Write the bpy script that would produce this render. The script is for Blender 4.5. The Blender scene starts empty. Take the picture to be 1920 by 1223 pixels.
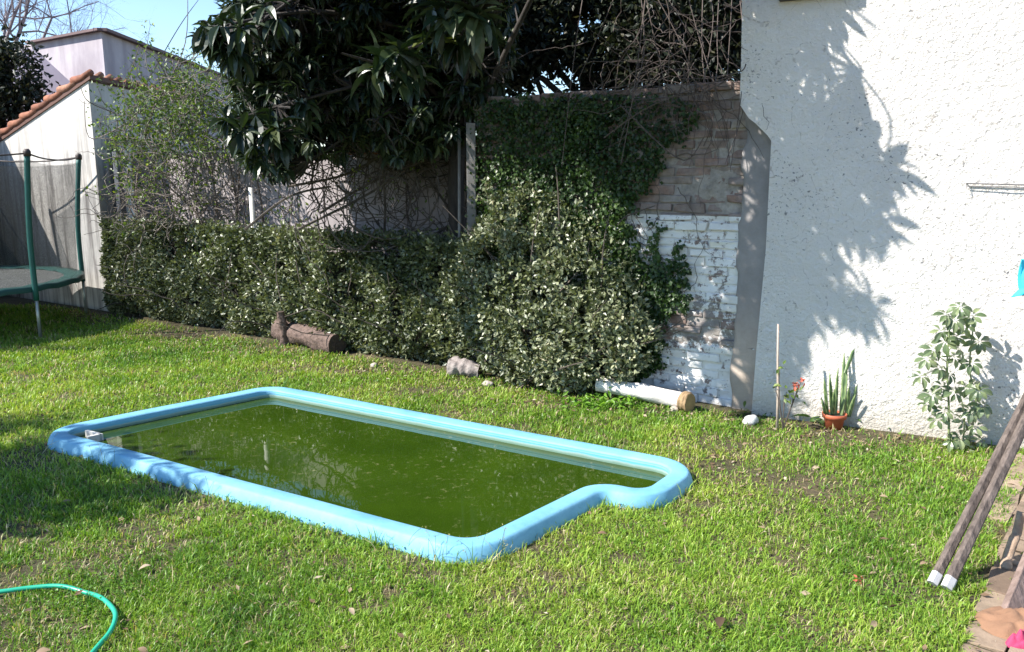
import bpy, bmesh, math, random
import numpy as np
from mathutils import Vector
S = bpy.context.scene
COL = S.collection
rng = np.random.default_rng(7)
random.seed(7)

# ------------------------------------------------------------------ camera, sky, sun, exposure
F = 1500.0
PITCH = math.radians(10.6)
HC = 1.7
cd = bpy.data.cameras.new('camera'); cam = bpy.data.objects.new('camera', cd); COL.objects.link(cam)
cam.location = (0, 0, HC); cam.rotation_euler = (math.pi/2 - PITCH, 0, 0)
cd.sensor_width = 36; cd.lens = 36*F/1920; cd.clip_end = 600; cd.clip_start = 0.05
S.camera = cam
SUN_EL = math.radians(42)
SH = np.array([0.965, 0.262, 0.0]); SH /= np.linalg.norm(SH)          # horizontal travel of the sunlight
SD = np.array([SH[0]*math.cos(SUN_EL), SH[1]*math.cos(SUN_EL), -math.sin(SUN_EL)])
w = bpy.data.worlds.new('World'); S.world = w; w.use_nodes = True
wn = w.node_tree; bg = wn.nodes['Background']
sky = wn.nodes.new('ShaderNodeTexSky'); sky.sky_type = 'NISHITA'; sky.sun_disc = False
sky.sun_elevation = SUN_EL; sky.sun_rotation = math.atan2(-SH[0], -SH[1]); sky.air_density = 1.0; sky.dust_density = 0.05; sky.ozone_density = 3.5
wn.links.new(sky.outputs[0], bg.inputs[0]); bg.inputs[1].default_value = 0.12
ld = bpy.data.lights.new('sun', 'SUN'); ld.energy = 5.0; ld.angle = math.radians(0.53); ld.color = (1, 0.955, 0.88)
sun = bpy.data.objects.new('sun', ld); COL.objects.link(sun)
sun.rotation_euler = Vector(SD).to_track_quat('-Z', 'Y').to_euler()
S.view_settings.view_transform = 'Standard'; S.view_settings.look = 'None'
S.view_settings.gamma = 1; S.view_settings.exposure = 1.12
S.cycles.max_bounces = 6; S.cycles.transparent_max_bounces = 12; S.cycles.caustics_reflective = False
S.cycles.caustics_refractive = False; S.cycles.sample_clamp_indirect = 6

# ------------------------------------------------------------------ measuring helpers (photo pixel -> place in the world)
def ray(px, py):
    u = (px-960)/F; v = -(py-611.5)/F
    return np.array([u, math.cos(PITCH)+v*math.sin(PITCH), -math.sin(PITCH)+v*math.cos(PITCH)])
CAM = np.array([0, 0, HC])
def G(px, py, z=0.0):
    d = ray(px, py); return CAM + d*(z-HC)/d[2]
def atY(px, py, Y):
    d = ray(px, py); return CAM + d*Y/d[1]
def onp(px, py, p0, n):
    d = ray(px, py); p0 = np.array(p0, float); n = np.array(n, float)
    return CAM + d*np.dot(p0-CAM, n)/np.dot(d, n)
def proj(p):
    p = np.asarray(p, float) - CAM
    c, s = math.cos(PITCH), math.sin(PITCH)
    zc = p[..., 1]*c - p[..., 2]*s; yc = p[..., 1]*s + p[..., 2]*c
    return 960+F*p[..., 0]/zc, 611.5-F*yc/zc
def inpoly(x, y, poly):
    x = np.asarray(x); y = np.asarray(y); ins = np.zeros(x.shape, bool); n = len(poly)
    for i in range(n):
        x1, y1 = poly[i]; x2, y2 = poly[(i+1) % n]
        if y1 == y2: continue
        c = ((y1 > y) != (y2 > y)) & (x < (x2-x1)*(y-y1)/(y2-y1)+x1); ins ^= c
    return ins
_LAT = np.random.default_rng(99).random((64, 64))
def noise2(x, y, sc=1.0, ox=0.0):
    x = np.asarray(x)*sc+ox+100; y = np.asarray(y)*sc+ox*1.7+100
    xi = np.floor(x).astype(int); yi = np.floor(y).astype(int); fx = x-xi; fy = y-yi
    fx = fx*fx*(3-2*fx); fy = fy*fy*(3-2*fy); L = _LAT
    a = L[xi % 64, yi % 64]; b = L[(xi+1) % 64, yi % 64]; c = L[xi % 64, (yi+1) % 64]; d = L[(xi+1) % 64, (yi+1) % 64]
    return (a*(1-fx)+b*fx)*(1-fy)+(c*(1-fx)+d*fx)*fy
def fbm(x, y, sc, ox=0.0):
    return noise2(x, y, sc, ox)*.55+noise2(x, y, sc*2.1, ox+3)*.3+noise2(x, y, sc*4.3, ox+9)*.15
def unit(a):
    a = np.asarray(a, float); return a/np.maximum(np.linalg.norm(a, axis=-1, keepdims=True), 1e-9)

# ------------------------------------------------------------------ materials
def new_mat(name):
    m = bpy.data.materials.new(name); m.use_nodes = True
    return m, m.node_tree.nodes, m.node_tree.links, m.node_tree.nodes['Principled BSDF']
def ramp(nd, stops, interp='LINEAR'):
    r = nd.new('ShaderNodeValToRGB'); e = r.color_ramp.elements; r.color_ramp.interpolation = interp
    while len(e) > 1: e.remove(e[0])
    e[0].position = stops[0][0]; e[0].color = (*stops[0][1], 1)
    for p, c in stops[1:]:
        q = e.new(p); q.color = (*c, 1)
    return r
def noise(nd, lk, sc, det=4, rough=.6, vec=None, dist=0.0):
    n = nd.new('ShaderNodeTexNoise'); n.inputs['Scale'].default_value = sc; n.inputs['Detail'].default_value = det
    n.inputs['Roughness'].default_value = rough; n.inputs['Distortion'].default_value = dist
    if vec is None:
        tc = nd.new('ShaderNodeTexCoord'); vec = tc.outputs['Object']
    lk.new(vec, n.inputs['Vector']); return n
def scaled(nd, lk, s):
    tc = nd.new('ShaderNodeTexCoord'); mp = nd.new('ShaderNodeMapping'); mp.inputs['Scale'].default_value = s
    lk.new(tc.outputs['Object'], mp.inputs['Vector']); return mp.outputs['Vector']
def mixc(nd, lk, fac, a, b, mode='MIX'):
    m = nd.new('ShaderNodeMix'); m.data_type = 'RGBA'; m.blend_type = mode
    for sock, val in ((m.inputs[0], fac), (m.inputs[6], a), (m.inputs[7], b)):
        if isinstance(val, (int, float)): sock.default_value = val
        elif isinstance(val, tuple): sock.default_value = (*val, 1)
        else: lk.new(val, sock)
    return m.outputs[2]
def math_(nd, lk, op, a, b=0.0, clamp=False):
    m = nd.new('ShaderNodeMath'); m.operation = op; m.use_clamp = clamp
    for s, v in ((m.inputs[0], a), (m.inputs[1], b)):
        if isinstance(v, (int, float)): s.default_value = v
        else: lk.new(v, s)
    return m.outputs[0]
def bump(nd, lk, bs, h, strength, dist=0.01):
    b = nd.new('ShaderNodeBump'); b.inputs['Strength'].default_value = strength; b.inputs['Distance'].default_value = dist
    lk.new(h, b.inputs['Height']); lk.new(b.outputs[0], bs.inputs['Normal'])
def leaf_mat(name, stops, rough=.4, trans=.25, tcol=None, spec=.5):
    m, nd, lk, bs = new_mat(name)
    at = nd.new('ShaderNodeAttribute'); at.attribute_name = 'rnd'
    r = ramp(nd, stops); lk.new(at.outputs['Fac'], r.inputs[0])
    lk.new(r.outputs[0], bs.inputs['Base Color']); bs.inputs['Roughness'].default_value = rough
    bs.inputs['Specular IOR Level'].default_value = spec
    if trans > 0:
        tr = nd.new('ShaderNodeBsdfTranslucent'); ms = nd.new('ShaderNodeMixShader'); ms.inputs[0].default_value = trans
        c = mixc(nd, lk, 1.0, r.outputs[0], tcol or (1.6, 1.9, .7), 'MULTIPLY')
        lk.new(c, tr.inputs[0]); lk.new(bs.outputs[0], ms.inputs[1]); lk.new(tr.outputs[0], ms.inputs[2])
        lk.new(ms.outputs[0], nd['Material Output'].inputs[0])
    return m
def bark_mat(name, c1, c2, sc=(30, 30, 6), bs_=.6, rough=.85):
    m, nd, lk, bs = new_mat(name)
    n = noise(nd, lk, 1.0, 6, .65, scaled(nd, lk, sc))
    r = ramp(nd, [(.3, c1), (.7, c2)]); lk.new(n.outputs[0], r.inputs[0]); lk.new(r.outputs[0], bs.inputs['Base Color'])
    bs.inputs['Roughness'].default_value = rough; bump(nd, lk, bs, n.outputs[0], bs_, .02); return m
def plain_mat(name, c, rough=.6, var=.25, sc=8, bmp=.15, metal=0):
    m, nd, lk, bs = new_mat(name)
    n = noise(nd, lk, sc, 6, .65)
    r = ramp(nd, [(.25, tuple(x*(1-var) for x in c)), (.75, tuple(min(1, x*(1+var)) for x in c))])
    lk.new(n.outputs[0], r.inputs[0]); lk.new(r.outputs[0], bs.inputs['Base Color'])
    bs.inputs['Roughness'].default_value = rough; bs.inputs['Metallic'].default_value = metal
    n2 = noise(nd, lk, sc*9, 4, .6); bump(nd, lk, bs, n2.outputs[0], bmp, .01); return m

# ------------------------------------------------------------------ mesh building
def build(name, chunks, mat, parent=None, smooth=False, origin=None):
    """chunks: list of (V[N,3], F[M,k], rnd[N] or None) -> one mesh object"""
    me = bpy.data.meshes.new(name); VS = []; RS = []; loops = []; starts = []; off = 0; lo = 0
    for ch in chunks:
        V, Fc = np.asarray(ch[0], float), ch[1]; r = ch[2] if len(ch) > 2 and ch[2] is not None else np.full(len(V), .5)
        VS.append(V); RS.append(r)
        for FF in (Fc if isinstance(Fc, list) else [Fc]):
            FF = np.asarray(FF, int); k = FF.shape[1]
            loops.append((FF+off).ravel()); starts.append(lo+np.arange(len(FF))*k); lo += FF.size
        off += len(V)
    V = np.concatenate(VS); L = np.concatenate(loops); St = np.concatenate(starts)
    if origin is None and parent is None:
        origin = np.array([(V[:, 0].min()+V[:, 0].max())/2, (V[:, 1].min()+V[:, 1].max())/2, V[:, 2].min()])
    if origin is None: origin = np.zeros(3)
    V = V - np.asarray(origin)
    me.vertices.add(len(V)); me.vertices.foreach_set('co', V.astype(np.float32).ravel())
    me.loops.add(len(L)); me.loops.foreach_set('vertex_index', L.astype(np.int32))
    me.polygons.add(len(St)); me.polygons.foreach_set('loop_start', St.astype(np.int32))
    a = me.attributes.new('rnd', 'FLOAT', 'POINT'); a.data.foreach_set('value', np.concatenate(RS).astype(np.float32))
    me.update(calc_edges=True); me.validate()
    me.polygons.foreach_set('use_smooth', np.full(len(me.polygons), smooth)); me.update()
    if mat: me.materials.append(mat)
    o = bpy.data.objects.new(name, me); o.location = origin; COL.objects.link(o)
    if parent is not None:
        o.parent = parent
        o.location = tuple(np.asarray(origin) - np.asarray(parent.matrix_basis.translation if parent.parent is None else PW[parent.name]))
        PW[o.name] = np.asarray(origin)
    return o
PW = {}
def tag(o, label, cat, group=None, kind=None):
    if label: o['label'] = label
    if cat: o['category'] = cat
    if group: o['group'] = group
    if kind: o['kind'] = kind
    return o
def thing(name, loc, label, cat, group=None):
    o = bpy.data.objects.new(name, None); o.location = tuple(loc); o.empty_display_size = .2; COL.objects.link(o)
    return tag(o, label, cat, group)
def structure(o): o['kind'] = 'structure'; return o

def inst(Tv, Tf, pos, ax, ay, az, rnd):
    Tv = np.asarray(Tv, float); Tf = np.asarray(Tf); N = len(pos); k = len(Tv)
    V = pos[:, None, :] + Tv[None, :, 0:1]*ax[:, None, :] + Tv[None, :, 1:2]*ay[:, None, :] + Tv[None, :, 2:3]*az[:, None, :]
    Fc = (Tf[None]+(np.arange(N)*k)[:, None, None]).reshape(-1, Tf.shape[1])
    return (V.reshape(-1, 3), Fc, np.repeat(rnd, k))
def frame(d, n=None):
    """d: leaf direction; returns ax (width), ay (length), az (normal)"""
    d = unit(d)
    if n is None: n = rng.normal(size=d.shape)
    x = unit(np.cross(d, n)); z = np.cross(x, d); return x, d, z
LEAF_V = [(0, 0, 0), (-.5, .42, .1), (.5, .42, .1), (0, 1, -.05), (0, .45, 0)]
LEAF_F = [(0, 4, 1), (0, 2, 4), (4, 3, 1), (4, 2, 3)]
def leaves(pos, d, L, W, n=None, rnd=None):
    N = len(pos); x, y, z = frame(d, n)
    L = np.broadcast_to(L, N)[:, None]; W = np.broadcast_to(W, N)[:, None]
    if rnd is None: rnd = rng.random(N)
    return inst(LEAF_V, LEAF_F, pos, x*W, y*L, z*W, rnd)
def _long_template(droop=.35, rows=6):
    v = []; f = []
    wid = [.08, .55, .95, 1.0, .7, 0.02]
    for i in range(rows):
        t = i/(rows-1); z = -droop*t*t; yy = t*(1-.12*t); ww = wid[i]*.5
        v += [(-ww, yy, z+.18*ww), (0, yy, z), (ww, yy, z+.18*ww)]
    for i in range(rows-1):
        a = 3*i; f += [(a, a+1, a+4, a+3), (a+1, a+2, a+5, a+4)]
    return v, f
LONG = _long_template()
def longleaves(pos, d, L, W, n, rnd):
    x, y, z = frame(d, n); L = L[:, None]; W = W[:, None]
    return inst(LONG[0], LONG[1], pos, x*W, y*L, z*L, rnd)
def tube(pts, rad, sides=6, cap=True, rnd=.5):
    pts = np.asarray(pts, float); n = len(pts); rad = np.broadcast_to(rad, n).astype(float)
    t = np.gradient(pts, axis=0); t = unit(t)
    up = np.array([.13, .21, 1.0]) if abs(t[:, 2]).mean() < .8 else np.array([1., .17, .1])
    a = unit(np.cross(t, up)); b = np.cross(t, a)
    th = np.arange(sides)*2*math.pi/sides
    V = pts[:, None]+rad[:, None, None]*(np.cos(th)[None, :, None]*a[:, None]+np.sin(th)[None, :, None]*b[:, None])
    V = V.reshape(-1, 3); q = []
    i = np.arange(n-1)[:, None]*sides; j = np.arange(sides)[None]; j2 = (j+1) % sides
    q = np.stack([i+j, i+j2, i+sides+j2, i+sides+j], -1).reshape(-1, 4)
    Fs = [q]
    if cap and sides > 2:
        Fs.append(np.array([list(range(sides))[::-1]])); Fs.append(np.array([list(range((n-1)*sides, n*sides))]))
    return (V, Fs, np.full(len(V), rnd))
def box(c, s, ax=None, jit=0.0, rnd=.5):
    """c centre, s full sizes, ax 3x3 rows = local axes"""
    ax = np.eye(3) if ax is None else np.asarray(ax, float)
    k = np.array([(x, y, z) for x in (-.5, .5) for y in (-.5, .5) for z in (-.5, .5)])*np.asarray(s)
    if jit: k = k+rng.normal(size=k.shape)*jit
    V = np.asarray(c)+k@ax
    Fc = np.array([(0, 1, 3, 2), (4, 6, 7, 5), (0, 4, 5, 1), (2, 3, 7, 6), (0, 2, 6, 4), (1, 5, 7, 3)])
    return (V, Fc, np.full(8, rnd))
def bevel(o, wd=.01, seg=2):
    m = o.modifiers.new('bevel', 'BEVEL'); m.width = wd; m.segments = seg; m.limit_method = 'ANGLE'; return o
def round_poly(pts, rad, seg=8):
    out = []; n = len(pts)
    for i in range(n):
        p0 = np.array(pts[i-1], float); p = np.array(pts[i], float); p1 = np.array(pts[(i+1) % n], float)
        a = unit(p0-p); b = unit(p1-p); ang = math.acos(np.clip(a@b, -1, 1)); r = rad[i]; tl = r/math.tan(ang/2)
        c = p+unit(a+b)*r/math.sin(ang/2)
        q0 = p+a*tl-c; q1 = p+b*tl-c; tot = math.acos(np.clip(unit(q0)@unit(q1), -1, 1))
        for k in range(seg+1):
            t = k/seg; out.append(c+(math.sin((1-t)*tot)*q0+math.sin(t*tot)*q1)/math.sin(tot))
    return np.array(out)
def densify(P, step):
    out = []; n = len(P)
    for i in range(n):
        a, b = P[i], P[(i+1) % n]; k = max(1, int(np.linalg.norm(b-a)/step))
        for j in range(k): out.append(a+(b-a)*j/k)
    return np.array(out)
def walk(p, d, n, step, wander=.3, grav=0.0, attract=None):
    p = np.array(p, float); d = unit(d); P = [p.copy()]
    for i in range(n):
        d = unit(d+rng.normal(size=3)*wander+np.array([0, 0, -grav])); p = p+d*step; P.append(p.copy())
    return np.array(P)
def branching(p, d, L, r, depth, out, spread=.7, up=.1, seg=5, kids=3, taper=.62):
    P = walk(p, d, seg, L/seg, .16, -up*.3); R = np.linspace(r, r*.55, seg+1); out.append((P, R))
    if depth == 0: return
    for k in range(kids):
        i = rng.integers(max(1, seg//2), seg+1); nd_ = unit(unit(P[i]-P[i-1])+rng.normal(size=3)*spread+np.array([0, 0, up]))
        branching(P[i], nd_, L*taper*rng.uniform(.8, 1.15), R[i]*.62, depth-1, out, spread, up, max(3, seg-1), kids, taper)
def tubes(lines, sides=5):
    return [tube(P, R, sides, False) for P, R in lines]
def smooth_path(pts, n):
    pts = np.asarray(pts, float); m = len(pts); out = []
    for t in np.linspace(0, m-1-1e-6, n):
        i = int(t); f = t-i; p0 = pts[max(i-1, 0)]; p1 = pts[i]; p2 = pts[min(i+1, m-1)]; p3 = pts[min(i+2, m-1)]
        out.append(.5*((2*p1)+(-p0+p2)*f+(2*p0-5*p1+4*p2-p3)*f*f+(-p0+3*p1-3*p2+p3)*f**3))
    return np.array(out)

# ------------------------------------------------------------------ layout constants
WD = unit(np.array([.84, -.545, 0]))            # direction of the walls, left to right
WN = np.array([-.545, -.84, 0]); WN /= np.linalg.norm(WN)   # their facing
R0 = np.array([1.74, 5.60, 0])                  # foot of the white wall's left edge
RD = unit(np.array([.90, -.445, 0])); RN = np.array([-.445, -.90, 0]); RN /= np.linalg.norm(RN)   # the stucco wall is turned a little further
B0 = R0 - WN*.09                                # brick wall plane
H0 = np.array([-4.95, 9.78, 0])                 # hedge front, left end
POOL_IN = [(-2.94, 4.99), (-1.89, 6.03), (.95, 4.34), (.70, 4.00), (.46, 4.14), (-.185, 3.40)]
POOL_R = [.10, .12, .13, .10, .19, .13]
pin = round_poly(POOL_IN, POOL_R, 8)
if np.sum(pin[:, 0]*np.roll(pin[:, 1], -1)-np.roll(pin[:, 0], -1)*pin[:, 1]) < 0: pin = pin[::-1]
pin = densify(pin, .16)
def out_normals(P):
    t = unit(np.roll(P, -1, 0)-np.roll(P, 1, 0)); return np.stack([t[:, 1], -t[:, 0]], 1)
pnr = out_normals(pin)
pool_mid = pin+pnr*.10
pool_out = pin+pnr*.124
PATH = [(1.45, 2.3), (1.62, 2.72), (1.9, 3.1), (2.14, 3.42), (2.45, 3.86), (2.8, 4.35), (3.0, 4.66), (5.5, 3.0), (5.5, 1.0), (1.2, 1.0)]

# ------------------------------------------------------------------ GROUND
m, nd, lk, bs = new_mat('soil')
n1 = noise(nd, lk, 1.3, 8, .65); n2 = noise(nd, lk, 40, 6, .7)
r = ramp(nd, [(.3, (.050, .050, .020)), (.55, (.095, .078, .040)), (.75, (.17, .125, .080))]); lk.new(n1.outputs[0], r.inputs[0])
r2 = ramp(nd, [(.3, (.5, .5, .5)), (.7, (1.4, 1.35, 1.2))]); lk.new(n2.outputs[0], r2.inputs[0])
lk.new(mixc(nd, lk, 1.0, r.outputs[0], r2.outputs[0], 'MULTIPLY'), bs.inputs['Base Color']); bs.inputs['Roughness'].default_value = .95
bump(nd, lk, bs, n2.outputs[0], .8, .03); soil = m
bm = bmesh.new()
ov = [bm.verts.new((x, y, 0)) for x, y in ((-80, -10), (80, -10), (80, 200), (-80, 200))]
oe = [bm.edges.new((ov[i], ov[(i+1) % 4])) for i in range(4)]
iv = [bm.verts.new((x, y, 0)) for x, y in pool_mid]
ie = [bm.edges.new((iv[i], iv[(i+1) % len(iv)])) for i in range(len(iv))]
bmesh.ops.triangle_fill(bm, edges=oe+ie, use_beauty=True)
for f_ in list(bm.faces):
    c_ = f_.calc_center_median()
    if inpoly(np.array([c_.x]), np.array([c_.y]), [tuple(q) for q in pool_mid])[0]: bm.faces.remove(f_)
for f_ in bm.faces:
    if f_.normal.z < 0: f_.normal_flip()
me = bpy.data.meshes.new('ground'); bm.to_mesh(me); me.materials.append(soil)
g = bpy.data.objects.new('ground', me); COL.objects.link(g); structure(g)

# ------------------------------------------------------------------ POOL
def blue_paint():
    m, nd, lk, bs = new_mat('pool_paint')
    n = noise(nd, lk, 5, 8, .7); r = ramp(nd, [(.3, (.15, .38, .55)), (.7, (.22, .46, .62))]); lk.new(n.outputs[0], r.inputs[0])
    n2 = noise(nd, lk, 60, 3, .5); r2 = ramp(nd, [(.66, (1, 1, 1)), (.74, (.55, .62, .6))]); lk.new(n2.outputs[0], r2.inputs[0])
    n3 = noise(nd, lk, 2.2, 6, .7); r3 = ramp(nd, [(.45, (1, 1, 1)), (.70, (.70, .78, .76))]); lk.new(n3.outputs[0], r3.inputs[0])
    c = mixc(nd, lk, .6, r.outputs[0], r2.outputs[0], 'MULTIPLY'); c = mixc(nd, lk, 1.0, c, r3.outputs[0], 'MULTIPLY')
    lk.new(c, bs.inputs['Base Color']); bs.inputs['Roughness'].default_value = .6; bs.inputs['Specular IOR Level'].default_value = .3
    n4 = noise(nd, lk, 14, 4, .6); bump(nd, lk, bs, n4.outputs[0], .12, .02); return m
def basin_paint():
    m, nd, lk, bs = new_mat('basin_paint')
    g_ = nd.new('ShaderNodeNewGeometry'); sx = nd.new('ShaderNodeSeparateXYZ'); lk.new(g_.outputs['Position'], sx.inputs[0])
    n = noise(nd, lk, 6, 6, .7)
    h = math_(nd, lk, 'ADD', sx.outputs[2], math_(nd, lk, 'MULTIPLY', n.outputs[0], .02))
    r = ramp(nd, [(.0, (.03, .07, .02)), (.40, (.16, .26, .20)), (.46, (.30, .42, .38)), (.5, (.12, .42, .60)), (1, (.16, .50, .70))])
    lk.new(math_(nd, lk, 'MULTIPLY_ADD', h, 5.0, ), r.inputs[0])
    r.inputs[0].links[0].from_node.inputs[2].default_value = .25
    lk.new(r.outputs[0], bs.inputs['Base Color']); bs.inputs['Roughness'].default_value = .5; return m
pool = thing('swimming_pool', (-.9, 4.6, 0), 'light blue in-ground swimming pool with rounded rim, set in the lawn', 'swimming pool')
PW[pool.name] = np.array([-.9, 4.6, 0])
prof = [(0, .050), (.002, .068), (.008, .077), (.016, .080), (.06, .083), (.104, .083), (.114, .080), (.122, .072), (.138, .040), (.147, .012), (.147, -.06)]
V = np.concatenate([np.c_[pin+pnr*o_*.90, np.full(len(pin), z_*.90)] for o_, z_ in prof]); n_ = len(pin)
V[:, 2] += (fbm(V[:, 0], V[:, 1], 1.2)-.5)*.010
i = np.arange(n_); j = (i+1) % n_
Fq = np.concatenate([np.stack([k*n_+i, k*n_+j, (k+1)*n_+j, (k+1)*n_+i], 1) for k in range(len(prof)-1)])
build('coping', [(V, Fq[:, ::-1])], blue_paint(), pool, True)
V = np.concatenate([np.c_[pin+pnr*.001, np.full(n_, z_)] for z_ in (.06, .0, -.3, -.9)])
Fq = np.concatenate([np.stack([k*n_+i, k*n_+j, (k+1)*n_+j, (k+1)*n_+i], 1) for k in range(3)])
build('basin', [(V, [Fq]), (np.c_[pin, np.full(n_, -.9)], np.array([list(range(n_))]))], basin_paint(), pool, True)
# skimmer mouth in the left corner
ld_ = unit(np.array([1.05, 1.04, 0])); fd_ = unit(np.array([2.755, -1.59, 0]))
sk = np.array([-2.94, 4.99, 0])+fd_*.13+ld_*.13
wht = plain_mat('skimmer_plastic', (.62, .60, .55), .5, .15, 12)
build('skimmer', [box(sk+np.array([0, 0, .018]), (.16, .02, .075), [fd_, ld_, (0, 0, 1)]), box(sk+fd_*.07-ld_*.04+np.array([0, 0, .018]), (.02, .08, .075), [fd_, ld_, (0, 0, 1)])], wht, pool)
# water
m, nd, lk, bs = new_mat('murky_water')
n = noise(nd, lk, 1.6, 5, .6); r = ramp(nd, [(.3, (.018, .040, .003)), (.7, (.031, .062, .004))]); lk.new(n.outputs[0], r.inputs[0])
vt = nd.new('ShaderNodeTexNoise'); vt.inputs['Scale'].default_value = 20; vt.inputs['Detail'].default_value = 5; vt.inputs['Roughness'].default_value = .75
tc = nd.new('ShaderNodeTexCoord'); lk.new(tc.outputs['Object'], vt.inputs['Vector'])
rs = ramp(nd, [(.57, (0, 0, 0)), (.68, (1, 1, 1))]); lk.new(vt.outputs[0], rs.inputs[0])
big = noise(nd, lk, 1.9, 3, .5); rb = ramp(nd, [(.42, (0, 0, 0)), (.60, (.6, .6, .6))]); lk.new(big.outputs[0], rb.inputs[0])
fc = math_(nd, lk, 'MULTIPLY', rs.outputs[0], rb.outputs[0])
lk.new(mixc(nd, lk, fc, r.outputs[0], (.22, .21, .10)), bs.inputs['Base Color'])  # pale dapples painted in, standing for reflected hedge leaves
bs.inputs['Roughness'].default_value = .02; bs.inputs['IOR'].default_value = 1.42
nb = noise(nd, lk, 3.0, 2, .5); bump(nd, lk, bs, nb.outputs[0], .05, .02)
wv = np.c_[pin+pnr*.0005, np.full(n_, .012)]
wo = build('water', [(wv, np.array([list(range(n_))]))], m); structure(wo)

# ------------------------------------------------------------------ GRASS (one mass, uncountable)
def in_beds(x, y):
    """distance to the wall/hedge line, + = lawn side"""
    return np.where(x > R0[0], (x-R0[0])*RN[0]+(y-R0[1])*RN[1], (x-R0[0])*WN[0]+(y-R0[1])*WN[1])
BARE = [(1.62, 4.25, .42, .30), (1.25, 4.55, .3, .2), (-3.6, 8.55, .7, .25), (-1.3, 6.9, .5, .18), (.35, 5.85, .35, .15), (2.3, 5.05, .6, .16), (-.6, 6.25, .5, .2), (1.0, 3.95, .2, .12), (1.45, 4.9, .35, .2)]
def grass_prob(x, y):
    d = in_beds(x, y); p = np.ones_like(x)
    p *= np.clip((fbm(x, y, 2.3)-.18)/.22, .45, 1)*np.clip((fbm(x, y, 8.0, 12.)-.2)/.2, .45, 1)
    for bx, by, sx_, sy_ in BARE:
        q = np.exp(-(((x-bx)/sx_)**2+((y-by)/sy_)**2)*1.2); p *= 1-.93*q
    hedge_side = x < .9
    wall_d = np.where(hedge_side, d-.10*np.clip((0.9-x)/1.3, 0, 1), d)
    p *= np.clip((wall_d-.02)/.45, 0, 1)**.8*.9+.1*(wall_d > .05)
    return p
N0 = 980000
# sample points weighted towards the viewer
yy = 1.9+(rng.random(N0)**1.35)*9.2
xx = (rng.random(N0)*2-1)*(.72*yy+1.0)
# clumping
ncl = 30000; cy = 1.9+(rng.random(ncl)**1.35)*9.2; cx = (rng.random(ncl)*2-1)*(.72*cy+1.0); cr = rng.random(ncl)
pick = rng.integers(0, ncl, N0); use = rng.random(N0) < .72
off = rng.normal(size=(N0, 2))*(.018+.006*cy[pick])[:, None]
xx = np.where(use, cx[pick]+off[:, 0], xx); yy = np.where(use, cy[pick]+off[:, 1], yy)
clr = np.where(use, cr[pick], rng.random(N0))
ok = rng.random(N0) < grass_prob(xx, yy)
ok &= ~inpoly(xx, yy, [tuple(q) for q in pool_out])
pth = inpoly(xx-.07+(noise2(xx, yy, 9)-.5)*.16, yy+.03, PATH); ok &= ~(pth & (rng.random(N0) < .975))
ok &= yy < 10.6
xx, yy, clr, use, off = xx[ok], yy[ok], clr[ok], use[ok], off[ok]; N = len(xx)
tall = fbm(xx, yy, 1.1, 5.0)*.5+fbm(xx, yy, 9.0, 15.0)*.62-.05
Lg = (.015+.030*rng.random(N)**1.6)*(.55+1.0*tall)*(1+.05*yy)
# ragged, longer stems against the coping's near side
dpool = np.min(np.hypot(xx[:, None]-pool_out[::3, 0][None], yy[:, None]-pool_out[::3, 1][None]), axis=1) if N < 1 else None
near = np.zeros(N, bool)
Pq = pool_out[::2]
for k in range(0, len(Pq)):
    near |= (xx-Pq[k, 0])**2+(yy-Pq[k, 1])**2 < .11**2
nl = near & (rng.random(N) < .18); Lg[nl] *= rng.uniform(1.3, 2.4, nl.sum())
Wg = (.0022+.0028*rng.random(N)**2)*(.50+.33*yy)*.78
az = rng.random(N)*2*math.pi
lean = rng.uniform(.3, 1.5, N)
dx, dy = np.cos(az), np.sin(az)
od = np.arctan2(off[:, 1], off[:, 0]); mixin = use & (rng.random(N) < .6)
dx = np.where(mixin, np.cos(od), dx); dy = np.where(mixin, np.sin(od), dy)
base = np.c_[xx, yy, np.full(N, -.003)]
hz = np.cos(np.minimum(lean, 1.42))*Lg; hr = np.sin(np.minimum(lean, 1.42))*Lg
sd = np.c_[-dy, dx, np.zeros(N)]
tw = rng.uniform(-.8, .8, N); sd = np.c_[-dy*np.cos(tw)-dx*np.sin(tw), dx*np.cos(tw)-dy*np.sin(tw), np.zeros(N)]
mid = base+np.c_[dx*hr*.35, dy*hr*.35, hz*.62+.003]; tip = base+np.c_[dx*hr, dy*hr, hz+.002]
V = np.stack([base-sd*Wg[:, None]*.5, base+sd*Wg[:, None]*.5, mid+sd*Wg[:, None]*.5, mid-sd*Wg[:, None]*.5, tip], 1).reshape(-1, 3)
k5 = (np.arange(N)*5)[:, None]
patch = fbm(xx, yy, .9, 21.0); patch2 = fbm(xx, yy, 3.0, 31.0)
dryz = np.clip(1-grass_prob(xx, yy), 0, 1)
gr = np.clip(.30*clr+.28*rng.random(N)+.65*(patch-.25)+.45*(patch2-.5), 0, .84)
dry = rng.random(N) < (.06+.30*dryz+.10*(patch2 > .62)); gr[dry] = rng.uniform(.88, 1.0, dry.sum())
gmat = leaf_mat('grass_blades', [(0, (.040, .105, .014)), (.28, (.115, .235, .026)), (.55, (.225, .36, .042)), (.84, (.39, .47, .09)), (.87, (.36, .32, .13)), (1, (.50, .42, .27))], .42, .32, (1.5, 1.5, .6), .35)
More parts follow.
